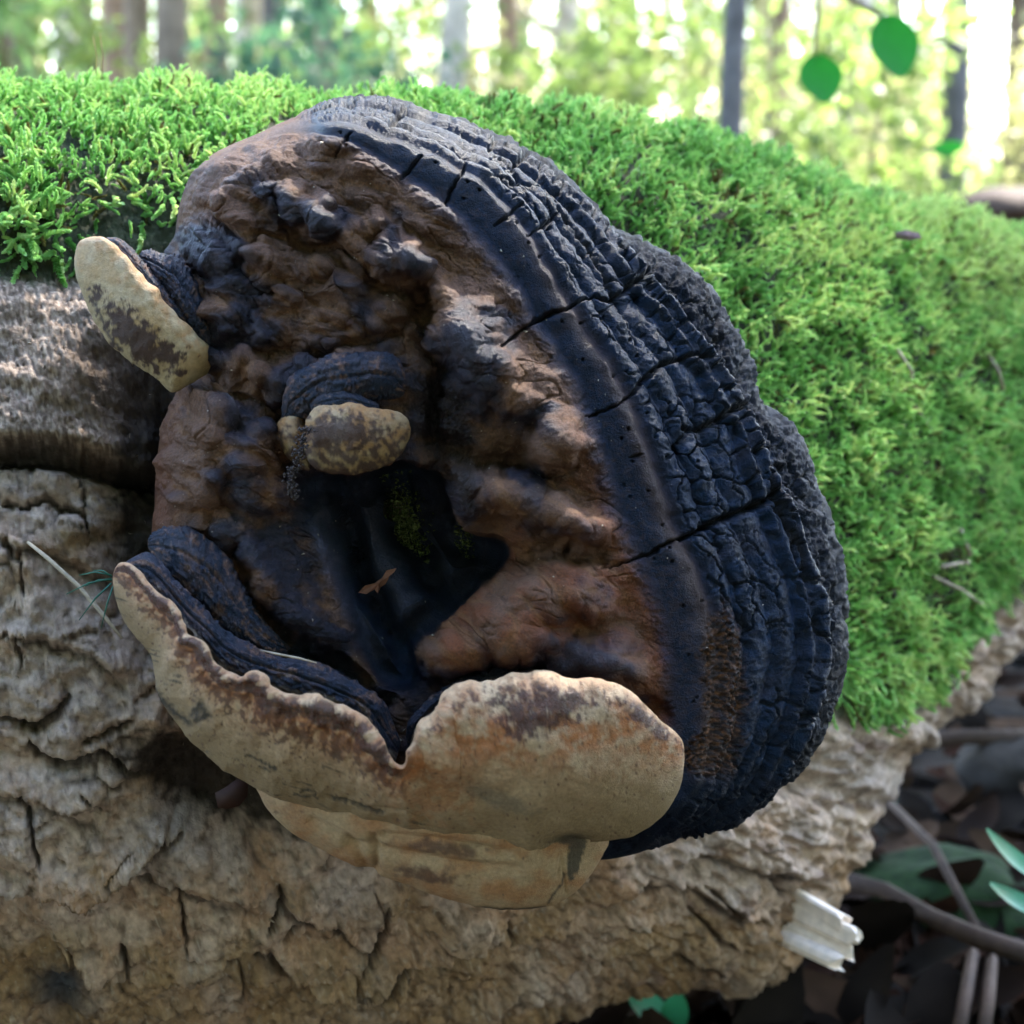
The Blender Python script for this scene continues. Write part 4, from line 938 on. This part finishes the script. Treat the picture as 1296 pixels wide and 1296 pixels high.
# deeper trees and leafy masses
far_crown = [crown_mesh('crown', 2600, 1.3, 1.5, .045, M_leafs[i], 90 + i, 34) for i in range(3)]
FAR = [(-60, 17, 0), (30, 21, 3), (100, 16, 1), (190, 24, 0), (262, 18, 3), (345, 20, 0), (400, 25, 1), (470, 17, 3), (590, 22, 0), (655, 18, 2), (735, 24, 1), (775, 16, 0), (865, 21, 3), (955, 18, 0), (1020, 24, 2), (1110, 19, 1), (1160, 26, 0), (1350, 24, 0)]
for i, (px_, dist, kd) in enumerate(FAR):
    x = (px_ - 648) / 1296 * S * dist; z0 = float(gz(np.array(x), np.array(float(dist)))) - .05
    tr = empty('forest_tree', (x, dist, z0), 'far blurred forest tree, %s from the left in the deepest row' % 'first second third fourth fifth sixth seventh eighth ninth tenth eleventh twelfth thirteenth fourteenth fifteenth sixteenth seventeenth eighteenth nineteenth'.split()[i], 'tree', 'trees standing in the sunlit forest behind')
    tube('trunk', [(x, dist, z0), (x + .03, dist, z0 + 2), (x + .5 * math.sin(i * 2.3), dist, z0 + 5)], [.13, .11, .07], M_trunk[kd], tr, 10, .04, i)
    for j in range(2):
        c_ = bpy.data.objects.new('crown', far_crown[(i + j) % 3]); link(c_, tr); c_.location = (random.uniform(-.5, .5), random.uniform(-.5, .5), 1.1 + 2.2 * j); c_.rotation_euler = (0, 0, random.uniform(0, 6)); c_['kind'] = 'stuff'

# understorey saplings with leafy foliage at eye height
SHR = [(-20, 5.5, 1, .62), (110, 8, 0, .75), (300, 9, 1, .6), (372, 6.5, 3, .45), (480, 10, 0, .8), (500, 5.5, 3, .40), (620, 11, 2, .7), (690, 8, 0, .6), (760, 12, 2, .9), (850, 9, 0, .75),
       (950, 11, 2, .9), (1040, 7, 0, .65), (1100, 12, 2, .8), (1165, 10, 2, .5), (1262, 15, 0, .3), (1310, 8, 2, .55), (40, 14, 2, .9), (200, 15, 0, .9), (570, 15, 2, .9), (890, 16, 0, .9), (1150, 16, 0, .8), (420, 14, 2, .9)]
where = ['at the far left edge', 'left of the widest brown trunk', 'right of the widest brown trunk', 'in the dark gap behind the left moss', 'behind the left moss crest', 'beside the pale leaning trunk', 'right of the pale leaning trunk',
  'above the middle moss ridge', 'behind the middle moss ridge', 'left of the dark grey young trunk', 'right of the dark grey young trunk', 'behind the lower hanging leaf', 'behind the upper hanging leaf', 'left of the wide grey trunk', 'right of the wide grey trunk',
  'at the far right edge', 'deep in the forest at the left', 'deep in the forest behind the widest trunk', 'deep in the forest behind the leaning trunk', 'deep in the forest behind the grey young trunk', 'deep in the forest at the right', 'deep in the forest left of centre']
for i, (px_, dist, kd, hh_) in enumerate(SHR):
    x = (px_ - 648) / 1296 * S * dist; y = dist; z0 = float(gz(np.array(x), np.array(y))) - .03
    sh = empty('understorey_sapling', (x, y, z0), ('yellow green', 'mid green', 'light green', 'dark green')[(0, 1, 2, 3)[kd]] .replace('yellow green', 'fresh green') + ' leafy sapling ' + where[i], 'sapling', 'leafy saplings in the blurred background')
    for j in range(4):
        an = random.uniform(0, 6.28); tp = (x + .3*math.cos(an), y + .3*math.sin(an), z0 + hh_ + .45 + .3*random.random())
        tube('stem', [(x + .02*j, y, z0), (x*.5 + tp[0]*.5, y*.5 + tp[1]*.5, z0 + hh_*.6), tp], [.012, .008, .003], M_twig, sh, 6)
    s0 = .8 + .05 * dist
    for j in range(2):
        c_ = bpy.data.objects.new('foliage', bushes[kd]); link(c_, sh); c_.location = (random.uniform(-.25, .25), random.uniform(-.2, .2), hh_ * (.75 + .75*j)); c_.scale = (s0, s0, s0 * .9); c_.rotation_euler = (0, 0, random.uniform(0, 6)); c_['kind'] = 'stuff'

# ================================================================== SMALL THINGS
M_green = mat_plain('green_leaf', (.012, .10, .012), .45, .3, .45, (.02, .24, .02), tone=.2, tscale=60)
M_teal = mat_plain('seedling_leaf', (.035, .20, .10), .4, .4, .25, (.05, .30, .12), tone=.2, tscale=60)
def broad_leaf(name, pos, L, Wd_, zdir, xdir, mat, label, cat, group=None, stem=None, curl=.2):
    o = bpy.data.objects.new(name, leaf_mesh(name, L, Wd_, mat, curl, 9)); link(o)
    z = Vector(zdir).normalized(); x = Vector(xdir); x = (x - x.dot(z)*z).normalized(); y = z.cross(x)
    o.matrix_world = Matrix.Translation(Vector(pos)) @ Matrix((x, y, z)).transposed().to_4x4()
    tag(o, label, cat, group)
    return o
tc_v = (0, -cP, sP)
def hanging_leaf(px0, py0, d, wpx, hpx, label):
    p = Wd(px0, py0 - hpx/2, d); k = S * d / 1296
    sp = bpy.data.objects.new('hanging_leaf', None)
    return broad_leaf('hanging_leaf', p, hpx*k, wpx*k*1.15, (.15, -1, .35), (0.12, .1, -1), M_green, label, 'leaf', curl=.1)
hanging_leaf(1120, 63, 1.9, 66, 84, 'upper larger blurred green leaf hanging in front of the bright forest')
hanging_leaf(1030, 103, 1.9, 58, 64, 'lower smaller blurred green leaf hanging left of the larger one')
hanging_leaf(1195, 190, 2.6, 44, 20, 'short dark green leaf low in front of the wide grey trunk')
# the twig the two leaves hang from
tw = tube('hanging_twig', [Wd(1010, -60, 1.92), Wd(1060, -12, 1.91), Wd(1110, 18, 1.905), Wd(1122, 24, 1.90)], [.004, .0035, .003, .002], M_twig); tag(tw, 'thin bare twig above the two hanging green leaves', 'twig')
tw = tube('hanging_twig', [Wd(1040, -40, 1.92), Wd(1035, 20, 1.91), Wd(1030, 74, 1.90)], [.0035, .003, .002], M_twig); tag(tw, 'thin stalk holding the lower smaller hanging leaf', 'twig')

# seedlings bottom right
def seedling(px_, py_, d, specs, label, mat=M_teal):
    base = Wd(px_, py_, d); z0 = float(gz(np.array(base[0]), np.array(base[1])))
    root = empty('seedling', (float(base[0]), float(base[1]), z0), label, 'seedling')
    k = S * d / 1296
    for (tx, ty, bx, by, wpx) in specs:
        tip = Wd(tx, ty, d - .02); bs = Wd(bx, by, d)
        me = leaf_mesh('leaf', float(np.linalg.norm(tip - bs)), wpx*k, mat, .15, 8)
        o = bpy.data.objects.new('leaf', me); link(o, root)
        x = Vector(tip - bs).normalized(); z = Vector((0, -.6, .8)); y = z.cross(x).normalized(); z = x.cross(y)
        o.matrix_world = Matrix.Translation(Vector(bs)) @ Matrix((x, y, z)).transposed().to_4x4()
        o.matrix_parent_inverse = Matrix.Identity(4)
        loc = Vector(bs) - root.location; o.matrix_basis = Matrix.Translation(loc) @ Matrix((x, y, z)).transposed().to_4x4()
        tube('stalk', [(root.location.x, root.location.y, root.location.z), tuple(bs)], [.0012, .0008], mat, root, 6)
    return root
seedling(1330, 1190, .95, [(1240, 1052, 1322, 1120, 30), (1246, 1122, 1330, 1162, 32), (1400, 1080, 1340, 1140, 30)], 'bright teal green seedling leaves at the lower right edge')
seedling(835, 1330, 1.02, [(785, 1255, 850, 1300, 50), (862, 1250, 850, 1305, 40)], 'blurred green seedling under the log near the bottom centre')
seedling(1105, 1060, 1.45, [(1070, 1050, 1125, 1030, 50), (1135, 1005, 1095, 1060, 44)], 'dark green plant in the shade right of the white splinter')
seedling(1010, 1280, 1.15, [(960, 1262, 1015, 1285, 34), (1035, 1270, 1000, 1290, 30)], 'small dark green leaves below the white splinter')

# fallen sticks on the forest floor
M_stick = mat_plain('dry_stick', (.06, .038, .028), .8, .2, tone=.35, tscale=80, bump=.6, bscale=300)
def gp(px_, py_, h=.01):
    """point on the forest floor seen at a pixel"""
    d0 = 1.0; a_ = Wd(px_, py_, 1.0) - np.array([0, 0, CAM_H]); k = (CAM_H - h) / -a_[2]; p = np.array([0, 0, CAM_H]) + a_ * k
    p[2] = float(gz(np.array(p[0]), np.array(p[1]))) + h; return p
for pts, r_, lab in [([(1060,1122),(1120,1135),(1180,1165),(1240,1195),(1330,1222)], .006, 'long curved grey stick lying on the ground at the lower right'),
                     ([(1150,940),(1220,934),(1330,928)], .007, 'straight tan stick on the ground right of the log'),
                     ([(1120,1020),(1180,1080),(1235,1180)], .003, 'thin dark stick crossing the shaded ground'),
                     ([(1215,1300),(1222,1260),(1232,1215)], .004, 'left of two short reddish sticks at the bottom right corner'),
                     ([(1246,1300),(1250,1262),(1256,1222)], .004, 'right of two short reddish sticks at the bottom right corner')]:
    t_ = tube('fallen_stick', [gp(*q, .05) for q in pts], [r_]*len(pts), M_stick, None, 8, .15, 5); tag(t_, lab, 'stick', 'sticks on the forest floor')
M_stone = mat_plain('stone', (.035, .028, .022), .85, .2, tone=.3, tscale=60, bump=.6, bscale=150)
def lump(name, c_, r3, mat, seed, label, cat, n=20, amp=.25):
    t1 = np.linspace(0, math.pi, n); t2 = np.linspace(0, 2*math.pi, 2*n, endpoint=False)
    A_, B_ = np.meshgrid(t1, t2, indexing='ij'); q = np.stack([np.sin(A_)*np.cos(B_), np.sin(A_)*np.sin(B_), np.cos(A_)], -1)
    q = q * (1 + amp * fbm(q[..., 0]*1.7 + seed, q[..., 1]*1.7, q[..., 2]*1.7, 3, seed))[..., None] * np.array(r3) + np.array(c_)
    o = mesh_np(name, q, gridfaces(n, 2*n, False, True), mat); return tag(o, label, cat)
lump('stone', gp(1285, 975, .02), (.05, .04, .03), M_stone, 5, 'pale grey stone on the ground at the right edge', 'stone')
M_mossb = mat_plain('mossy_clod', (.012, .028, .006), .9, .2, tone=.5, tscale=120, bump=1, bscale=400)
lump('mossy_mound', gp(1190, 1150, .0), (.07, .06, .03), M_mossb, 9, 'low dark green mossy mound on the ground beside the grey stick', 'mossy mound')
lump('distant_stump', Wd(1285, 262, 4.2), (.13, .13, .05), M_stick, 12, 'blurred brown stump at the right edge beyond the log', 'stump')

# ---- broken white splinter sticking out of the log
M_wood = mat_plain('bare_wood', (.84, .70, .58), .65, .3, tone=.16, tscale=200, bump=.5, bscale=900)
def prism(name, p0, p1, up, wd, thk, mat, parent, seed, jag=.0025):
    r = random.Random(seed); p0, p1, up = Vector(p0), Vector(p1), Vector(up)
    x = (p1 - p0).normalized(); z = (up - up.dot(x)*x).normalized(); y = z.cross(x); V = []; n = 7; m = 12
    for i in range(n):
        s = i/(n-1); c_ = p0.lerp(p1, s)
        for k in range(m):
            an = 2*math.pi*k/m; rr = 1 + .12*math.sin(3*an+seed)
            ex = (jag*math.sin(2*an + seed) + jag*.6*math.sin(5*an)) if i == n-1 else 0
            V.append(c_ + y*(math.copysign(abs(math.cos(an))**.6, math.cos(an))*wd*.5*rr*(1-.12*s)) + z*(math.copysign(abs(math.sin(an))**.6, math.sin(an))*thk*.5*rr) + x*ex)
    F = [(i*m+k, i*m+(k+1) % m, (i+1)*m+(k+1) % m, (i+1)*m+k) for i in range(n-1) for k in range(m)] + [tuple(range(m))[::-1], tuple((n-1)*m+k for k in range(m))]
    me = bpy.data.meshes.new(name); o_ = parent.location
    me.from_pydata([tuple(v - o_) for v in V], [], F); me.materials.append(mat); me.update()
    return link(bpy.data.objects.new(name, me), parent)
def log_depth(px_, py_):
    d2 = (LX - px_)**2 + (LY - py_)**2 + np.where(LN @ TOCAM > -.1, 0, 1e9)
    return float(LD[np.unravel_index(np.argmin(d2), d2.shape)])
zS = log_depth(975, 1150)
for (a_, b_, wp, s_) in [((960,1108),(1066,1168),24,1), ((955,1126),(1082,1186),26,2), ((950,1146),(1074,1206),24,3), ((945,1164),(1060,1218),22,4)]:
    prism('wood_splinter', Wd(a_[0], a_[1], zS + .03), Wd(b_[0], b_[1], zS - .01 + .004*(s_ % 2)), UPV, 24*K*1.3, wp*K*1.35, M_wood, fallen_log, s_)

# ---- twig, needles and scraps
M_straw = mat_plain('straw', (.34, .27, .19), .7, .3, tone=.3, tscale=300)
zt = -70
tw = tube('straw_twig', [W(35, 686, -95), W(60, 706, -85), W(100, 742, -78), W(128, 775, -70), W(155, 808, -66)], [K*2, K*3, K*2.6, K*2.8, K*1.6], M_straw, None, 8, .12, 3); tag(tw, 'thin straw coloured twig leaning on the bark left of the fungus lip', 'twig')
tw = tube('pine_needle', [W(330, 823, 96), W(352, 828, 104), W(378, 833, 106), W(401, 839, 104)], [K*1, K*1.6, K*1.5, K*.9], M_straw, None, 6); tag(tw, 'dry pale needle lying on the dark ridge above the cream lip', 'needle')
M_need = mat_plain('green_needle', (.02, .10, .06), .5, .4, tone=.2)
root = empty('needle_sprig', tuple(float(v) for v in W(140, 735, -60)), 'small dark green needle sprig poking out left of the fungus lip', 'sprig')
for (x1, y1, x2, y2) in [(100, 728, 141, 728), (84, 752, 141, 732), (100, 785, 141, 738), (118, 722, 142, 730), (128, 795, 143, 742), (108, 742, 142, 734)]:
    tube('needle', [W(x2, y2, -58), W((x1+x2)/2, (y1+y2)/2 - 4, -58), W(x1, y1, -62)], [K*1.3, K*1.2, K*.5], M_need, root, 6)
def flat_scrap(name, outline, z, mat, label, cat, amp=3, seed=0, thick=1.5):
    pts = np.array(outline, float); c0 = pts.mean(0); r = random.Random(seed)
    V = [tuple(W(c0[0], c0[1], z + amp))]
    for q in pts: V.append(tuple(W(q[0], q[1], z + r.uniform(-amp, amp))))
    n_ = len(pts); V2 = [tuple(np.array(v) - TOCAM * thick * K) for v in V]
    F = [(0, 1+i, 1+(i+1) % n_) for i in range(n_)]; F2 = [(a2+n_+1, c2+n_+1, b2+n_+1) for a2, b2, c2 in F]
    F3 = [(1+i, n_+2+i, n_+2+(i+1) % n_, 1+(i+1) % n_) for i in range(n_)]
    me = bpy.data.meshes.new(name); me.from_pydata(V + V2, [], F + F2 + F3); me.materials.append(mat); me.update()
    return tag(link(bpy.data.objects.new(name, me)), label, cat)
M_scrap = mat_plain('brown_scrap', (.22, .095, .06), .8, .2, tone=.3, tscale=400)
flat_scrap('leaf_scrap', [(453,750),(462,741),(474,738),(484,731),(489,722),(502,719),(499,724),(492,730),(490,738),(482,743),(478,751),(474,746),(464,752)], body_z(474, 742) + 16, M_scrap, 'torn brown leaf scrap stuck inside the dark hollow of the fungus', 'leaf scrap', 4, 1)
M_oleaf = mat_plain('orange_leaf', (.035, .012, .006), .7, .3, .2, tone=.3, tscale=200)
_dl = flat_scrap('dead_leaf', [(276,1022),(272,1004),(286,996),(300,986),(314,992),(313,1008),(303,1020),(288,1024)], -95, M_oleaf, 'small orange brown dead leaf in the shade under the cream lip', 'leaf', 3, 2)
for p_ in _dl.data.polygons: p_.use_smooth = True
flat_scrap('bark_flake', [(1132,294),(1146,291),(1164,295),(1166,302),(1150,305),(1134,301)], -1060, mat_plain('flake', (.22, .14, .13), .8, .2), 'small reddish bark flake resting on the moss at the upper right', 'bark flake', 5, 3)
def moss_surface_point(px_, py_, lift=12):
    d2 = (LX - px_)**2 + (LY - py_)**2 + np.where(LN @ TOCAM > 0, 0, 1e9)
    k = np.unravel_index(np.argmin(d2), d2.shape); return LP[k] + LN[k] * lift * K
for pts, r_, lab in [([(1114,448),(1124,478),(1136,510),(1150,545)], 2.4, 'pale thin twig standing up in the moss right of the fungus'),
                     ([(1230,452),(1238,475),(1246,496)], 2.6, 'short twig in the dark hollow of the moss near the right edge'),
                     ([(1193,668),(1195,700)], 3.4, 'short whitish wood chip upright in the moss'),
                     ([(1160,728),(1192,742),(1216,758)], 2.8, 'pinkish twig lying in the lower moss slope'),
                     ([(1168,716),(1198,708)], 3.2, 'reddish bark bit just above the pinkish twig')]:
    tw = tube('moss_twig', [moss_surface_point(a_, b_, 34) for a_, b_ in pts], [r_*K*1.5]*len(pts), M_straw, None, 7, .15, 2); tag(tw, lab, 'twig', 'twigs caught in the moss')
# dried bud and grass wisps standing in the moss crest
M_bud = mat_plain('dry_bud', (.12, .06, .03), .8, .2, tone=.4, tscale=400)
bd = empty('dried_bud', tuple(moss_surface_point(622, 160, 0)), 'tiny brown dried bud on a stalk rising from the moss crest', 'bud')
p0 = moss_surface_point(622, 160, 0); p1 = Wd(622, 132, .86)
tube('stalk', [p0, p1], [K*1.5, K*1.2], M_bud, bd, 6)
for j in range(5):
    an = j * 1.26; q = p1 + np.array([math.cos(an), math.sin(an)*.6, .5]) * K * 10
    tube('bract', [p1, q, q + np.array([0, 0, K*5])], [K*3, K*4, K*.6], M_bud, bd, 6)
M_wisp = mat_plain('dry_wisp', (.25, .14, .05), .7, .3)
for x_, y_, yy, lab in [(118, 45, 95, 'left of two thin reddish wisps rising from the moss at the left'), (126, 40, 98, 'right of two thin reddish wisps rising from the moss at the left')]:
    tw = tube('moss_wisp', [Wd(x_ + 3, yy + 14, .80), Wd(x_ + 4, (y_ + yy)/2, .80), Wd(x_, y_, .80)], [K*1.1, K*1, K*.5], M_wisp, None, 6); tag(tw, lab, 'moss stalk')
# grainy debris string hanging on the inner bracket
M_grain = mat_plain('grain', (.035, .024, .022), .6, .4, tone=.5, tscale=900)
V, F = [], []
path = [(388,540),(383,556),(380,572),(374,590),(366,604),(370,618),(374,632)]
for i in range(240):
    s = random.random() * (len(path) - 1); k = int(s); f_ = s - k
    x_ = path[k][0]*(1-f_) + path[k+1][0]*f_ + random.gauss(0, 4); y_ = path[k][1]*(1-f_) + path[k+1][1]*f_ + random.gauss(0, 3)
    c_ = W(x_, y_, 92 - (y_ - 540)*.45 + random.gauss(0, 3.5)); r_ = K * random.uniform(1.3, 2.4); i0 = len(V)
    V += [tuple(c_ + np.array(q)*r_) for q in [(1,0,0),(-1,0,0),(0,1,0),(0,-1,0),(0,0,1),(0,0,-1)]]
    F += [(i0+a2, i0+b2, i0+c2) for a2, b2, c2 in [(0,2,4),(2,1,4),(1,3,4),(3,0,4),(2,0,5),(1,2,5),(3,1,5),(0,3,5)]]
o = mesh_np('debris_string', V, F, M_grain, smooth=False); tag(o, 'dangling string of dark grainy frass hanging from the small inner bracket', 'debris')
# green lichen inside the hollow
M_lich = mat_plain('lichen', (.13, .15, .045), .9, .2, tone=.7, tscale=500)
LZ = (body_z(512, 668) + 14, body_z(588, 690) + 12)
V, F = [], []
for i in range(1500):
    x_, y_ = random.gauss(512, 12), random.gauss(668, 26); x_ += (y_ - 668) * .25
    if random.random() < .12: x_, y_ = random.gauss(588, 6), random.gauss(690, 24)
    c_ = W(x_, y_, LZ[0 if x_ < 560 else 1] + random.gauss(0, 5)); r_ = K * random.uniform(.8, 2.4); i0 = len(V)
    q3 = [np.array([random.gauss(0, 1) for _ in range(3)]) * r_ for _ in range(4)]
    V += [tuple(c_ + q) for q in q3]; F += [(i0, i0+1, i0+2), (i0, i0+2, i0+3), (i0, i0+3, i0+1), (i0+1, i0+3, i0+2)]
o = mesh_np('lichen_patch', V, F, M_lich, smooth=False); tag(o, 'crumbly yellow green lichen growing deep inside the dark hollow', 'lichen', kind='stuff')

# pale crumbs and dust caught on the fungus face, crust and lip ridges
M_crumb = mat_plain('crumb', (.42, .36, .28), .8, .3, tone=.4, tscale=800)
V, F = [], []
rr2 = random.Random(4)
for i in range(420):
    a_ = rr2.randrange(NPHI); b_ = int(NR * rr2.uniform(.12, .97)); q = Bp[a_, b_] + BN[a_, b_] * K * .3
    if CAVm[a_, b_] > .5 and rr2.random() < .7: continue
    r_ = K * rr2.uniform(.5, 1.15) * (1.5 if rr2.random() < .08 else 1); i0 = len(V)
    V += [tuple(q + np.array([rr2.gauss(0, 1) for _ in range(3)]) * r_) for _ in range(4)]
    F += [(i0, i0+1, i0+2), (i0, i0+2, i0+3), (i0, i0+3, i0+1), (i0+1, i0+3, i0+2)]
o = mesh_np('crumbs', V, F, M_crumb, smooth=False); tag(o, 'tiny pale crumbs and dust specks caught on the fungus face and black crust', 'crumbs', kind='stuff')
V, F = [], []
vi = np.argwhere((LX > 0) & (LX < 1050) & (LY > 350) & (LY < 1290) & (LN @ TOCAM > .2))
for i in range(500):
    a_, b_ = vi[rr2.randrange(len(vi))]; q = LP[a_, b_] + LN[a_, b_] * K * .6; i0 = len(V)
    d_ = np.array([rr2.gauss(0, 1), rr2.gauss(0, .3), rr2.gauss(0, 1)]) * K * rr2.uniform(1, 4); e_ = np.array([rr2.gauss(0, 1) for _ in range(3)]) * K * .7
    V += [tuple(q - d_), tuple(q + e_), tuple(q + d_), tuple(q - e_ + LN[a_, b_] * K)]
    F += [(i0, i0+1, i0+2), (i0, i0+2, i0+3), (i0, i0+3, i0+1), (i0+1, i0+3, i0+2)]
o = mesh_np('bark_crumbs', V, F, M_straw, smooth=False); tag(o, 'fine straw coloured bark bits and debris lying on the cracked log bark', 'debris', kind='stuff')
